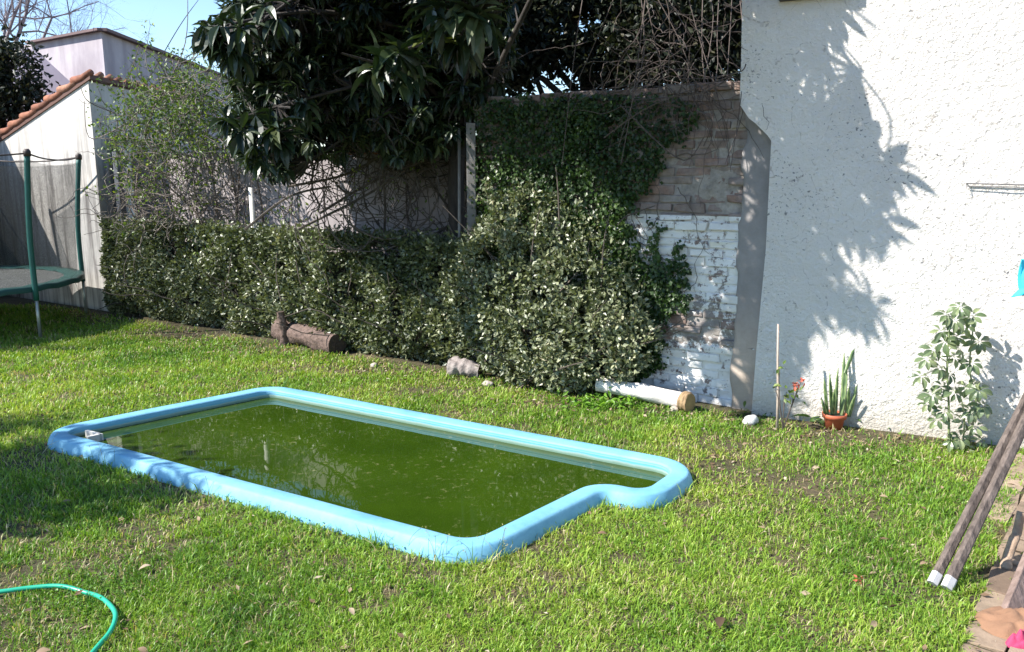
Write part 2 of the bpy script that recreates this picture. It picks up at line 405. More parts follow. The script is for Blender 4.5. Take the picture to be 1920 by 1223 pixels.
# clover and flat little weeds between the blades
M = 60000; cyy = 1.9+(rng.random(M)**1.3)*8.5; cxx = (rng.random(M)*2-1)*(.72*cyy+1.0)
kc = (fbm(cxx, cyy, 1.7, 44) > .52) & (rng.random(M) < grass_prob(cxx, cyy)) & ~inpoly(cxx, cyy, [tuple(q) for q in pool_out]) & ~inpoly(cxx-.05, cyy, PATH); cxx, cyy = cxx[kc], cyy[kc]; M = len(cxx)
clov = leaves(np.c_[cxx, cyy, rng.uniform(.008, .035, M)], rng.normal(size=(M, 3))*np.array([1, 1, .2]), rng.uniform(.008, .018, M)*(.7+.12*cyy), rng.uniform(.007, .015, M)*(.7+.12*cyy), rng.normal(size=(M, 3))*.3+np.array([0, 0, 1]), rng.uniform(.12, .5, M))
stalks = []
for k in range(150):
    j0 = rng.integers(0, len(pool_out)); q0 = pool_out[j0]
    if q0[1] > 5.2 or (q0[0] > .2): continue
    if noise2(q0[0]*3, q0[1]*3, 1, 3) < .42: continue
    b_ = np.array([q0[0]+pnr[j0][0]*.03*rng.random()+rng.normal()*.03, q0[1]+pnr[j0][1]*.03*rng.random(), 0]); hh = rng.uniform(.07, .15); a_ = rng.random()*6.28; ln_ = rng.uniform(.1, .6)*hh
    Ps = np.array([b_, b_+np.array([math.cos(a_)*ln_*.25, math.sin(a_)*ln_*.25, hh*.6]), b_+np.array([math.cos(a_)*ln_, math.sin(a_)*ln_, hh])])
    stalks.append(tube(smooth_path(Ps, 6), .0009, 3, False, rng.choice([.05, .2, .9])))
    sd_p = Ps[2]+rng.normal(size=(4, 3))*.006; stalks.append(leaves(sd_p, np.array([[math.cos(a_), math.sin(a_), .5]]*4)+rng.normal(size=(4, 3))*.5, .012, .003, None, np.full(4, .9)))
go = build('grass', stalks+[clov, (V, [k5+np.array([[0, 1, 2, 3]]), k5+np.array([[3, 2, 4]])], np.repeat(gr, 5))], gmat)
tag(go, 'short patchy green lawn grass with dry bits around the blue pool', 'grass', kind='stuff')

# ------------------------------------------------------------------ PATH at the right (old stone/brick paving)
m, nd, lk, bs = new_mat('paving')
at = nd.new('ShaderNodeAttribute'); at.attribute_name = 'rnd'
r = ramp(nd, [(0, (.17, .12, .09)), (.5, (.27, .205, .155)), (1, (.34, .265, .20))]); lk.new(at.outputs['Fac'], r.inputs[0])
n = noise(nd, lk, 9, 8, .7); r2 = ramp(nd, [(.3, (.6, .58, .52)), (.7, (1.15, 1.1, 1.05))]); lk.new(n.outputs[0], r2.inputs[0])
lk.new(mixc(nd, lk, 1, r.outputs[0], r2.outputs[0], 'MULTIPLY'), bs.inputs['Base Color']); bs.inputs['Roughness'].default_value = .9
bump(nd, lk, bs, n.outputs[0], .6, .02)
ch = []
pd = unit(np.array([.62, .78, 0])); pn_ = np.array([pd[1], -pd[0], 0])
for a in range(-2, 16):
    for b in range(0, 16):
        c = np.array([1.30, 2.40, 0])+pd*(a*.235+.117*(b % 2))+pn_*(b*.150+.02)
        if not inpoly(np.array([c[0]-.02]), np.array([c[1]+.02]), PATH)[0] or in_beds(c[0], c[1]) < .1: continue
        c[2] = .004+rng.normal()*.004; th_ = rng.normal()*.05
        a1 = pd*math.cos(th_)+pn_*math.sin(th_); a2 = pn_*math.cos(th_)-pd*math.sin(th_)
        ch.append(box(c, (.222+rng.normal()*.006, .141+rng.normal()*.006, .022), [a1, a2, (0, 0, 1)], .004, rng.random()))
po = build('path', ch, m); bevel(po, .008, 2); structure(po)

# ------------------------------------------------------------------ WHITE STUCCO WALL (right)
def stucco():
    m, nd, lk, bs = new_mat('white_stucco')
    big = noise(nd, lk, .9, 5, .6); r = ramp(nd, [(.3, (.72, .68, .64)), (.7, (.86, .82, .77))]); lk.new(big.outputs[0], r.inputs[0])
    v = scaled(nd, lk, (44, 44, 56)); sp = noise(nd, lk, 1.0, 3, .65, v, .4)
    den = noise(nd, lk, 1.6, 4, .6); lo = nd.new('ShaderNodeMapRange'); lk.new(den.outputs[0], lo.inputs[0])
    lo.inputs[1].default_value = .40; lo.inputs[2].default_value = .62; lo.inputs[3].default_value = .69; lo.inputs[4].default_value = .59
    s = math_(nd, lk, 'SUBTRACT', sp.outputs[0], lo.outputs[0]); s = math_(nd, lk, 'MULTIPLY', s, 18, True)
    c = mixc(nd, lk, math_(nd, lk, 'MULTIPLY', s, .8), r.outputs[0], (.10, .10, .11))
    # traces left by an old climber: thin wandering brownish lines
    wv_ = noise(nd, lk, 2.1, 2, .5, None, 1.5); ln = math_(nd, lk, 'ABSOLUTE', math_(nd, lk, 'SUBTRACT', wv_.outputs[0], .5))
    ln = math_(nd, lk, 'SUBTRACT', 1.0, math_(nd, lk, 'MULTIPLY', ln, 130), True)
    sp2 = noise(nd, lk, 50, 2, .5); ln = math_(nd, lk, 'MULTIPLY', ln, math_(nd, lk, 'MULTIPLY', math_(nd, lk, 'SUBTRACT', sp2.outputs[0], .46), 9, True))
    c = mixc(nd, lk, math_(nd, lk, 'MULTIPLY', ln, .55), c, (.22, .17, .15))
    g_ = nd.new('ShaderNodeNewGeometry'); sx = nd.new('ShaderNodeSeparateXYZ'); lk.new(g_.outputs['Position'], sx.inputs[0])
    low = math_(nd, lk, 'SUBTRACT', .22, sx.outputs[2]); low = math_(nd, lk, 'ADD', low, math_(nd, lk, 'MULTIPLY', big.outputs[0], .15)); low = math_(nd, lk, 'MULTIPLY', low, 3.0, True)
    c = mixc(nd, lk, math_(nd, lk, 'MULTIPLY', low, .7), c, (.42, .36, .27))
    lk.new(c, bs.inputs['Base Color']); bs.inputs['Roughness'].default_value = .9
    nb = noise(nd, lk, 55, 6, .7); nc = noise(nd, lk, 16, 5, .65); bump(nd, lk, bs, math_(nd, lk, 'ADD', nb.outputs[0], math_(nd, lk, 'MULTIPLY', nc.outputs[0], 1.6)), 1.0, .020); return m
STUCCO = stucco()
def wpt(px, py): return onp(px, py, R0, RN)
def tz(p, o=R0): return float(np.dot(p-o, RD)), float(p[2])
edge = [(1391, -60), (1391, 40), (1389, 130), (1387, 196), (1394, 207), (1404, 222), (1417, 232), (1428, 243), (1439, 254), (1446, 264)]
prof = [tz(wpt(*e)) for e in edge]
tb = 0.0
prof = [(prof[0][0], 5.0)]+prof+[(prof[-1][0]*.5+.02, 1.2), (tb+.01, .5), (tb, -.05), (4.2, -.05), (4.2, 5.0)]
front = np.array([R0+RD*t+np.array([0, 0, z]) for t, z in prof]); backp = front-RN*.22
nn = len(front); V = np.concatenate([front, backp])
bm = bmesh.new(); vs = [bm.verts.new(v) for v in V]
bm.faces.new(vs[:nn]); bm.faces.new(vs[nn:][::-1])
for k in range(nn): bm.faces.new((vs[k], vs[nn+k], vs[nn+(k+1) % nn], vs[(k+1) % nn]))
bmesh.ops.recalc_face_normals(bm, faces=bm.faces)
me = bpy.data.meshes.new('stucco_wall'); bm.to_mesh(me); me.materials.append(STUCCO)
sw = bpy.data.objects.new('stucco_wall', me); COL.objects.link(sw)
tag(sw, 'tall white rough stucco wall with black specks at the right', 'wall')
# dark window sill corner right at the top of the picture
dk = plain_mat('dark_wood', (.05, .035, .03), .6)
p = wpt(1532, -4)
wf = build('window_sill', [box(p+RN*.03+np.array([0, 0, .02]), (.46, .06, .05), [RD, RN, (0, 0, 1)])], dk); tag(wf, 'dark brown window sill high on the white wall, at the top edge', 'window sill')
# thin double ledge wire on the wall
p = wpt(1812, 344); q = wpt(1925, 347)
wr = [tube([p+RN*.02, q+RN*.02, q+RN*.02+(q-p)*.8], .0045, 5), tube([p+RN*.02-np.array([0, 0, .018]), p+(q-p)*.7+RN*.03-np.array([0, 0, .014]), q+(q-p)*.8+RN*.02-np.array([0, 0, .02])], .003, 5), tube([p-RN*.01, p+RN*.03, p+RN*.035-np.array([0, 0, .03])], .004, 5)]
tag(build('clothes_wire', wr, plain_mat('wire', (.16, .15, .15), .5)), 'thin grey wire stretched along the sunlit white wall, at the right edge', 'wire')

# ------------------------------------------------------------------ BRICK WALL
def brick_mat():
    m, nd, lk, bs = new_mat('old_painted_brick')
    at = nd.new('ShaderNodeAttribute'); at.attribute_name = 'rnd'
    r = ramp(nd, [(0, (.17, .13, .115)), (.15, (.22, .155, .13)), (.5, (.26, .17, .14)), (.8, (.27, .21, .18)), (.9, (.24, .20, .18)), (1, (.34, .31, .28))]); lk.new(at.outputs['Fac'], r.inputs[0])
    n = noise(nd, lk, 14, 7, .7); r2 = ramp(nd, [(.35, (.50, .48, .46)), (.65, (1.1, 1.1, 1.1))]); lk.new(n.outputs[0], r2.inputs[0])
    c = mixc(nd, lk, .9, r.outputs[0], r2.outputs[0], 'MULTIPLY')
    cm = noise(nd, lk, 2.6, 6, .7); cf = math_(nd, lk, 'MULTIPLY', math_(nd, lk, 'SUBTRACT', cm.outputs[0], .45), 7, True)
    c = mixc(nd, lk, math_(nd, lk, 'MULTIPLY', cf, .62), c, (.27, .245, .235))
    g_ = nd.new('ShaderNodeNewGeometry'); sx = nd.new('ShaderNodeSeparateXYZ'); lk.new(g_.outputs['Position'], sx.inputs[0])
    z = sx.outputs[2]
    pn = noise(nd, lk, 5.5, 7, .75); pn2 = noise(nd, lk, 22, 5, .7)
    nsum = math_(nd, lk, 'ADD', math_(nd, lk, 'MULTIPLY', pn.outputs[0], .65), math_(nd, lk, 'MULTIPLY', pn2.outputs[0], .35))
    # paint amount by height: none above 1.42 m, little between .40 and .62 m
    zr = ramp(nd, [(0, (.60,)*3), (.17, (.60,)*3), (.20, (.56,)*3), (.235, (.44,)*3), (.30, (.44,)*3), (.34, (.54,)*3), (.40, (.585,)*3), (.6605, (.60,)*3), (.6625, (0,)*3), (1, (0,)*3)])
    lk.new(math_(nd, lk, 'MULTIPLY', z, 1/2.14), zr.inputs[0])
    pf = math_(nd, lk, 'MULTIPLY', math_(nd, lk, 'SUBTRACT', zr.outputs[0], nsum), 22, True)
    n9 = noise(nd, lk, 3.5, 5, .6); rw = ramp(nd, [(.3, (.62, .60, .57)), (.7, (.80, .79, .77))]); lk.new(n9.outputs[0], rw.inputs[0])
    c = mixc(nd, lk, pf, c, rw.outputs[0])
    lk.new(c, bs.inputs['Base Color']); bs.inputs['Roughness'].default_value = .92
    hb = math_(nd, lk, 'ADD', math_(nd, lk, 'MULTIPLY', pf, .25), math_(nd, lk, 'ADD', math_(nd, lk, 'MULTIPLY', n.outputs[0], .6), pn2.outputs[0]))
    bump(nd, lk, bs, hb, .7, .012); return m
BRM = brick_mat()
bwall = thing('brick_wall', B0-WD*1.1, 'old brick wall with peeling white paint on its lower half', 'wall'); PW[bwall.name] = B0-WD*1.1
ch = []; axw = [WD, WN, (0, 0, 1)]
course = .0655
for k in range(36):
    off_ = (.0 if k % 2 else .13)+rng.normal()*.01
    for a in range(13):
        t = -.155-off_-a*.262
        if t < -2.42: continue
        z = k*course+.03
        dep = rng.normal()*.009; lost = rng.random() < (.24 if .05 < z < .75 else .05)
        ch.append(box(B0+WD*(t-.0)+np.array([0, 0, z])+WN*(dep-.06-(.025 if lost else 0)), (.247+rng.normal()*.004, .12, (.054+rng.normal()*.003)), axw, .0055, rng.random()))
bo = build('brickwork', ch, BRM, bwall); bevel(bo, .006, 2)
gx = np.linspace(-2.50, .02, 120); gz = np.linspace(-.05, 2.345, 90); GX, GZ = np.meshgrid(gx, gz)
dd = (fbm(GX, GZ, 7)-.5)*.030+(fbm(GX, GZ, 30, 4)-.5)*.018-.020
P = B0[None, None]+WD*GX[..., None]+np.array([0, 0, 1])*GZ[..., None]+WN*dd[..., None]
ii = np.arange(89)[:, None]*120+np.arange(119)[None]; q = np.stack([ii, ii+1, ii+121, ii+120], -1).reshape(-1, 4)
build('mortar', [(P.reshape(-1, 3), q, np.full(P.shape[0]*P.shape[1], 1.0))], BRM, bwall, True)
build('wall_core', [box(B0-WD*1.24-WN*.13+np.array([0, 0, 1.14]), (2.5, .16, 2.36), axw)], plain_mat('mortar_grey', (.28, .26, .24), .9), bwall)
# cement pillar between brick and stucco
m, nd, lk, bs = new_mat('cement'); n = noise(nd, lk, 4, 8, .7); n5 = noise(nd, lk, 30, 5, .6)
g_ = nd.new('ShaderNodeNewGeometry'); sx = nd.new('ShaderNodeSeparateXYZ'); lk.new(g_.outputs['Position'], sx.inputs[0])
rz = ramp(nd, [(0, (.44, .36, .28)), (.28, (.42, .35, .30)), (.42, (.30, .275, .265)), (1, (.25, .235, .235))]); lk.new(math_(nd, lk, 'ADD', math_(nd, lk, 'MULTIPLY', sx.outputs[2], .42), math_(nd, lk, 'MULTIPLY', n.outputs[0], .12)), rz.inputs[0])
r2 = ramp(nd, [(.3, (.75,)*3), (.7, (1.15,)*3)]); lk.new(n.outputs[0], r2.inputs[0])
lk.new(mixc(nd, lk, 1, rz.outputs[0], r2.outputs[0], 'MULTIPLY'), bs.inputs['Base Color']); bs.inputs['Roughness'].default_value = .9; bump(nd, lk, bs, n5.outputs[0], .4, .01)
CEM = m
gz = np.linspace(-.05, 2.20, 60); L_ = []; 
for z in gz:
    l = -.185+(noise2(z, 3.3, 5)-.5)*.05+(noise2(z, 8.3, 17)-.5)*.03
    for t_, o_ in ((l, -.02), (l+.006, .012), (l+.03, .018+(noise2(z, 1., 6)-.5)*.008), (-.05, .018+(noise2(z, 2., 6)-.5)*.008), (.06, .016), (.26, .016)):
        L_.append(B0+WD*t_+np.array([0, 0, z])+WN*o_)
ii = np.arange(59)[:, None]*6+np.arange(5)[None]; q = np.stack([ii, ii+1, ii+7, ii+6], -1).reshape(-1, 4)
build('cement_pillar', [(np.array(L_), q)], CEM, bwall, True)

# ------------------------------------------------------------------ BACK WALL behind the hedge
m, nd, lk, bs = new_mat('lilac_render'); n = noise(nd, lk, 3, 8, .7); vs_ = noise(nd, lk, 1, 5, .6, scaled(nd, lk, (7, 7, .8)))
r = ramp(nd, [(.3, (.27, .24, .245)), (.7, (.40, .355, .36))]); lk.new(n.outputs[0], r.inputs[0]); r2 = ramp(nd, [(.35, (.7,)*3), (.6, (1.05,)*3)]); lk.new(vs_.outputs[0], r2.inputs[0])
lk.new(mixc(nd, lk, .8, r.outputs[0], r2.outputs[0], 'MULTIPLY'), bs.inputs['Base Color']); bs.inputs['Roughness'].default_value = .9; bump(nd, lk, bs, n.outputs[0], .3, .02)
LIL = m
BW0 = np.array([-5.02, 10.74, 0]); bwl = 5.9
backw = thing('garden_wall', BW0+WD*3, 'mauve grey concrete panel wall behind the clipped hedge', 'wall'); PW[backw.name] = BW0+WD*3
pc = []
for k in range(5):
    a, b = k*bwl/5, (k+1)*bwl/5
    pc.append(box(BW0+WD*((a+b)/2)-WN*.05+np.array([0, 0, .98]), (b-a-.015, .10, 2.0), axw))
bo = build('panel', pc, LIL, backw); bevel(bo, .008)
build('panel_joint', [box(BW0+WD*(k*bwl/5)-WN*.06+np.array([0, 0, .98]), (.03, .08, 1.99), axw) for k in range(1, 5)], plain_mat('joint_grey', (.12, .12, .13), .9), backw)
tile_m = plain_mat('terracotta', (.34, .12, .065), .8, .35, 9, .4)
tch = []
for k in range(23, 34):
    c = BW0+WD*(k*bwl/34+.08); a1 = WN*.13; pts = [c-a1+np.array([0, 0, 1.985]), c+np.array([0, 0, 2.02]), c+a1+np.array([0, 0, 1.985])]
    tch.append(tube(pts, [.06, .068, .075], 8))
build('coping_tiles', tch, tile_m, backw, True)

# ------------------------------------------------------------------ SHED at the left
CS = np.array([-5.14, 10.08, 0])
AD = -WD; BD = unit(np.array([.03, 1, 0]))
def apt(px, py): return onp(px, py, CS, WN)
hi = apt(158, 150); zhi = hi[2]; lo_ = apt(2, 262); tlo = np.dot(lo_-CS, AD); slope = (zhi-lo_[2])/tlo
shed = thing('shed', CS, 'whitewashed shed with a sloping tile roof behind the trampoline', 'shed'); PW[shed.name] = CS
m, nd, lk, bs = new_mat('stained_whitewash')
n = noise(nd, lk, 2.5, 8, .7); vs_ = noise(nd, lk, 1, 6, .65, scaled(nd, lk, (11, 11, .7)))
g_ = nd.new('ShaderNodeNewGeometry'); sx = nd.new('ShaderNodeSeparateXYZ'); lk.new(g_.outputs['Position'], sx.inputs[0])
st = math_(nd, lk, 'MULTIPLY', math_(nd, lk, 'SUBTRACT', vs_.outputs[0], .44), 5.5, True)
hz_ = nd.new('ShaderNodeMapRange'); lk.new(sx.outputs[2], hz_.inputs[0]); hz_.inputs[1].default_value = 2.7; hz_.inputs[2].default_value = 1.6; hz_.inputs[3].default_value = .12; hz_.inputs[4].default_value = .95
c = mixc(nd, lk, math_(nd, lk, 'MULTIPLY', st, hz_.outputs[0]), (.62, .59, .55), (.19, .17, .16))
r2 = ramp(nd, [(.3, (.75,)*3), (.6, (1,)*3)]); lk.new(n.outputs[0], r2.inputs[0])
lk.new(mixc(nd, lk, 1, c, r2.outputs[0], 'MULTIPLY'), bs.inputs['Base Color']); bs.inputs['Roughness'].default_value = .9; bump(nd, lk, bs, n.outputs[0], .3, .02)
WLen = 5.0; BL = 2.6
def Z3(p, z): return np.array([p[0], p[1], z])
a0 = CS; a1 = CS+AD*WLen; b1 = CS+BD*BL; b2 = a1+BD*BL
za = max(zhi-slope*WLen, .8)
V = np.array([Z3(a0, -.05), Z3(a1, -.05), Z3(a1, za), Z3(a0, zhi), Z3(b1, -.05), Z3(b2, -.05), Z3(b2, za), Z3(b1, zhi)])
Fq = np.array([(0, 3, 2, 1), (0, 4, 7, 3), (4, 5, 6, 7), (1, 2, 6, 5)])
so = build('shed_wall', [(V, Fq)], m, shed)
sl = unit(np.array([AD[0], AD[1], -slope])); up_ = unit(np.cross(sl, WN)); up_ = up_ if up_[2] > 0 else -up_
rc = []; top0 = Z3(CS, zhi)-AD*.08
q0 = top0+WN*.02; Vr = np.array([q0+sl*a_+BD*b_+np.array([0, 0, c_]) for a_ in (0, 5.3) for b_ in (0, BL+.15) for c_ in (0, .055)])
rc.append((Vr, np.array([(0, 1, 3, 2), (4, 6, 7, 5), (0, 4, 5, 1), (2, 3, 7, 6), (0, 2, 6, 4), (1, 5, 7, 3)])))
rfo = build('roof', rc, plain_mat('roof_underside', (.12, .06, .045), .8), shed)
rows = []
for k in range(12):
    o_ = top0+WN*.0+BD*(k*.23)
    for a in range(15):
        s0 = o_+sl*(a*.34-.02)+up_*(.075); s1 = s0+sl*.40
        rows.append(tube([s0+up_*.0, (s0+s1)/2, s1+up_*.035], [.040, .045, .053], 9, True, rng.random()))
m2, nd, lk, bs = new_mat('barrel_tiles'); at = nd.new('ShaderNodeAttribute'); at.attribute_name = 'rnd'
r = ramp(nd, [(0, (.22, .08, .045)), (.5, (.32, .125, .07)), (1, (.42, .21, .13))]); lk.new(at.outputs['Fac'], r.inputs[0]); n = noise(nd, lk, 12, 7, .7); r2 = ramp(nd, [(.35, (.45,)*3), (.6, (1,)*3)]); lk.new(n.outputs[0], r2.inputs[0])
lk.new(mixc(nd, lk, 1, r.outputs[0], r2.outputs[0], 'MULTIPLY'), bs.inputs['Base Color']); bs.inputs['Roughness'].default_value = .85
build('roof_tiles', rows, m2, shed, True)
build('drainpipe', [tube([Z3(CS+BD*.35+np.array([.07, 0, 0]), 0), Z3(CS+BD*.35+np.array([.07, 0, 0]), 2.2)], .05, 8), ], plain_mat('pipe_dark', (.05, .05, .05), .6), shed, True)
# pale upright pieces leaning in the passage
p = G(198, 575)
tag(build('plank', [box(np.array([-4.93, 10.2, 1.0]), (.05, .14, 2.0), [(1, 0, 0), (0, 1, 0), (0, 0, 1)])], plain_mat('grey_plank', (.22, .22, .24), .8)), 'grey upright plank standing between the shed and the hedge', 'plank')

# ------------------------------------------------------------------ FAR HOUSE and a block added for its shadow
m, nd, lk, bs = new_mat('far_plaster'); n = noise(nd, lk, .9, 8, .7); vs_ = noise(nd, lk, 1, 5, .6, scaled(nd, lk, (2, 2, .4)))
r = ramp(nd, [(.3, (.34, .30, .34)), (.7, (.52, .47, .49))]); lk.new(n.outputs[0], r.inputs[0]); r2 = ramp(nd, [(.42, (.62, .6, .62)), (.58, (1,)*3)]); lk.new(vs_.outputs[0], r2.inputs[0])
lk.new(mixc(nd, lk, .7, r.outputs[0], r2.outputs[0], 'MULTIPLY'), bs.inputs['Base Color']); bs.inputs['Roughness'].default_value = .9
house = thing('house', (-7.2, 14, 0), 'pale plastered house with a stained parapet, rising behind the shed', 'house'); PW[house.name] = np.array([-7.2, 14, 0])
c0 = atY(190, 58, 14.0); zt = c0[2]; c1 = atY(432, 150, 21.5); c2 = atY(60, 82, 15.3)
z1 = zt
foot = [c0, c1, c1+np.array([-4, 3, 0]), c2+np.array([-.6, .4, 0]), c2]
tops = [zt, c1[2], c1[2], c2[2], c2[2]]
V = [Z3(p, 0) for p in foot]+[Z3(p, z) for p, z in zip(foot, tops)]; n5_ = 5
bm = bmesh.new(); vs = [bm.verts.new(v) for v in V]
for k in range(5): bm.faces.new((vs[k], vs[(k+1) % 5], vs[5+(k+1) % 5], vs[5+k]))
for t_ in ((5, 6, 7), (5, 7, 8), (5, 8, 9)): bm.faces.new([vs[q] for q in t_])
bmesh.ops.recalc_face_normals(bm, faces=bm.faces)
me = bpy.data.meshes.new('house_wall'); bm.to_mesh(me); me.materials.append(m); me.transform(__import__('mathutils').Matrix.Translation((7.2, -14, 0)))
hw = bpy.data.objects.new('house_wall', me); COL.objects.link(hw); hw.parent = house
def strip(a, b, h_, t_):
    d_ = unit(b-a); s_ = unit(np.cross(d_, (0, 0, 1))); u_ = np.cross(s_, d_); return box((a+b)/2+u_*h_*.3, (np.linalg.norm(b-a)+.1, t_, h_), [d_, s_, u_])
T = [Z3(p, z) for p, z in zip(foot, tops)]
build('parapet_cap', [strip(T[0], T[1], .05, .22), strip(T[4], T[0], .04, .2)], plain_mat('cap_brown', (.14, .09, .09), .8), house)
shadow_obj = thing('shadow_block', (-9.2, 13, 0), 'added lilac grey block standing in for a shadow left of the pale house', 'shadow block'); PW[shadow_obj.name] = np.array([-9.2, 13, 0])  # added block; its darker lilac stands in for a shadow on the house
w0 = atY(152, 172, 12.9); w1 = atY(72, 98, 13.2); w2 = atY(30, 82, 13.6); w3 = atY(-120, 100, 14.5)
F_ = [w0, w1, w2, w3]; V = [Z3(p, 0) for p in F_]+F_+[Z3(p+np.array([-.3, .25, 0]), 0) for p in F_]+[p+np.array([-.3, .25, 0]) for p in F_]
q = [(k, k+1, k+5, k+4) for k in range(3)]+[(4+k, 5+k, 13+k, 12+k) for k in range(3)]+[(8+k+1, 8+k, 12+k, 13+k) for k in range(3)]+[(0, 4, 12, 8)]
build('shadow_block_wall', [(np.array(V), np.array(q))], plain_mat('shadow_lilac', (.22, .20, .27), .9, .2, 1.5), shadow_obj)

# ------------------------------------------------------------------ HEDGE AND BUSH
hedge_mat = leaf_mat('hedge_leaves', [(0, (.045, .062, .018)), (.35, (.105, .125, .052)), (.65, (.215, .235, .125)), (.9, (.38, .385, .25)), (1, (.40, .33, .20))], .45, .15, (1.5, 1.6, .7), .9)
twig_mat = bark_mat('twig_bark', (.06, .045, .035), (.16, .13, .11))
def stems(n, fn): return fn
HL = 5.6; HW = .50; HT = 1.13
hd = thing('hedge', H0+WD*HL/2-WN*HW/2, 'long low clipped hedge of small leaves running along the back wall', 'hedge'); PW[hd.name] = np.array(H0+WD*HL/2-WN*HW/2)
N = 52000
# three coordinates: t along, s depth (0 front .. HW back), z
t = rng.random(N)*HL; face = rng.random(N)
sdep = np.where(face < .72, np.abs(rng.normal(size=N))*.065, rng.random(N)*HW); z = rng.random(N)*HT
topm = (face > .72); z = np.where(topm & (rng.random(N) < .75), HT-np.abs(rng.normal(size=N))*.06, z)
endm = rng.random(N) < .05; t = np.where(endm, np.abs(rng.normal(size=N))*.05, t)
bul = (fbm(t, z, 2.2, 40)-.5)*.26; sdep = sdep+bul
z = z+(fbm(t, sdep, 2.5, 50)-.5)*.12*(z/HT)+.0
sdep += np.clip((.18-z)/.18, 0, 1)*.10
gap = fbm(t*1.0, z, 6.5, 60); keep = (gap > .33) | (sdep > .16)
t, z, sdep = t[keep], z[keep], np.minimum(sdep[keep], HW); N = len(t); z = np.maximum(z, .02)
spray = rng.random(N) < .02; z[spray] = HT+rng.random(spray.sum())*.09
pos = H0+WD*t[:, None]-WN*sdep[:, None]+np.array([0, 0, 1])*z[:, None]
d = unit(rng.normal(size=(N, 3))*.8+WN*.6+np.array([0, 0, .35])); nrm = unit(rng.normal(size=(N, 3))*.75+WN*.5+np.array([0, 0, .55]))
Lh = rng.uniform(.034, .062, N)
hr_ = np.clip(fbm(t, z, 3.0, 70)*.9-.1+rng.normal(size=N)*.18, 0, .95)
build('foliage', [leaves(pos, d, Lh, Lh*.55, nrm, hr_)], hedge_mat, hd)
ln = []
for k in range(150):
    p = H0+WD*rng.uniform(.05, HL)-WN*rng.uniform(.15, .4); ln.append((walk(p, (rng.normal()*.3, rng.normal()*.3, 1), 8, .13, .25), np.linspace(.010, .003, 9)))
for k in range(40):
    p = H0+WD*rng.uniform(.05, HL)-WN*rng.uniform(.0, .3)+np.array([0, 0, 1.0]); ln.append((walk(p, (rng.normal()*.4, rng.normal()*.4, 1), 4, .06, .25), np.linspace(.003, .0015, 5)))
build('stems', tubes(ln, 4), twig_mat, hd)
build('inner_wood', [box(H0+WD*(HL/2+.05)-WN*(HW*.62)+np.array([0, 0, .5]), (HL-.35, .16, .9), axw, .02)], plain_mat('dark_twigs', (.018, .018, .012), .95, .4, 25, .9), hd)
# big round bush at the hedge's right end: clumps placed in the photo's outline
def blob(centres, N, rnd_off):
    P = []; NRM = []; Rr = []
    wts = np.array([c[3]**2 for c in centres]); wts /= wts.sum(); idx = rng.choice(len(centres), N, p=wts)
    C = np.array([c[:3] for c in centres])[idx]; R_ = np.array([c[3] for c in centres])[idx]
    u = unit(rng.normal(size=(N, 3))); rad = R_*(1-np.abs(rng.normal(size=N))*.16)
    rad *= .86+.30*noise2(u[:, 0]*3+idx*1.3, u[:, 2]*3+u[:, 1]*2, 1.4, rnd_off)
    return C+u*rad[:, None]*np.array([1, .8, 1]), u
bush_c = []
for (px, py, Y, R_) in [(950, 500, 6.75, .42), (1010, 430, 6.7, .40), (1080, 450, 6.55, .40), (1000, 560, 6.55, .46), (1080, 560, 6.4, .46), (1130, 520, 6.3, .34), (1040, 640, 6.30, .40), (1120, 640, 6.15, .36), (960, 620, 6.6, .38),
                        (1160, 590, 6.1, .26), (1000, 380, 6.8, .20), (1100, 400, 6.6, .18), (1190, 640, 6.0, .20), (900, 560, 6.85, .30), (920, 450, 6.95, .22), (1170, 680, 5.95, .14), (1060, 690, 6.2, .25), (990, 680, 6.4, .22)]:
    bush_c.append((*atY(px, py, Y), R_))
bc = G(1050, 735)
bush = thing('shrub', (bc[0], bc[1]+.35, 0), 'big rounded shrub bulging over the brick wall at the right end of the hedge', 'shrub'); PW[bush.name] = np.array([bc[0], bc[1]+.35, 0])
P, U = blob(bush_c, 44000, 3.0)
# keep away from brick wall interior
dist = (P-B0)@WN; m_ = (dist > .02) & (P[:, 2] > .02); P, U = P[m_], U[m_]
gapn = noise2(P[:, 0]*7, P[:, 2]*7, 1, 8)*.6+noise2(P[:, 0]*15, P[:, 2]*15, 1, 18)*.4; kk = gapn > .30; P, U = P[kk], U[kk]; N = len(P)
br = np.clip(.15+fbm(P[:, 0], P[:, 2], 3.0, 33)*.75-.1+rng.normal(size=N)*.17, 0, 1)
Lb = rng.uniform(.028, .055, N)
build('foliage', [leaves(P, unit(U*.7+rng.normal(size=(N, 3))*.8+np.array([0, 0, .2])), Lb, Lb*.58, unit(U*.6+rng.normal(size=(N, 3))*.7+np.array([0, 0, .5])), br)], hedge_mat, bush)
ln = []
for k in range(60):
    c = bush_c[rng.integers(len(bush_c))]; b_ = np.array([bc[0]+rng.normal()*.25, bc[1]+.35+rng.normal()*.1, 0]); e_ = np.array(c[:3])+rng.normal(size=3)*.18
    md = (b_+e_)/2+rng.normal(size=3)*.08; ln.append((smooth_path([b_, md, e_, e_+unit(e_-b_)*c[3]*.9], 9), np.linspace(.012, .002, 9)))
for k in range(26):   # loose shoots above the top
    s_ = atY(rng.uniform(900, 1170), rng.uniform(370, 420), 6.7); ln.append((walk(s_, (rng.normal()*.5, -.2, 1), 6, .035, .3), np.linspace(.003, .0012, 7)))
build('stems', tubes(ln, 4), twig_mat, bush)
sh = []
for P_, R_ in ln[-26:]:
    pp = np.repeat(P_, 3, 0)+rng.normal(size=(len(P_)*3, 3))*.008; sh.append(leaves(pp, rng.normal(size=pp.shape)+np.array([0, 0, .5]), .04, .022))
build('shoots', sh, hedge_mat, bush)

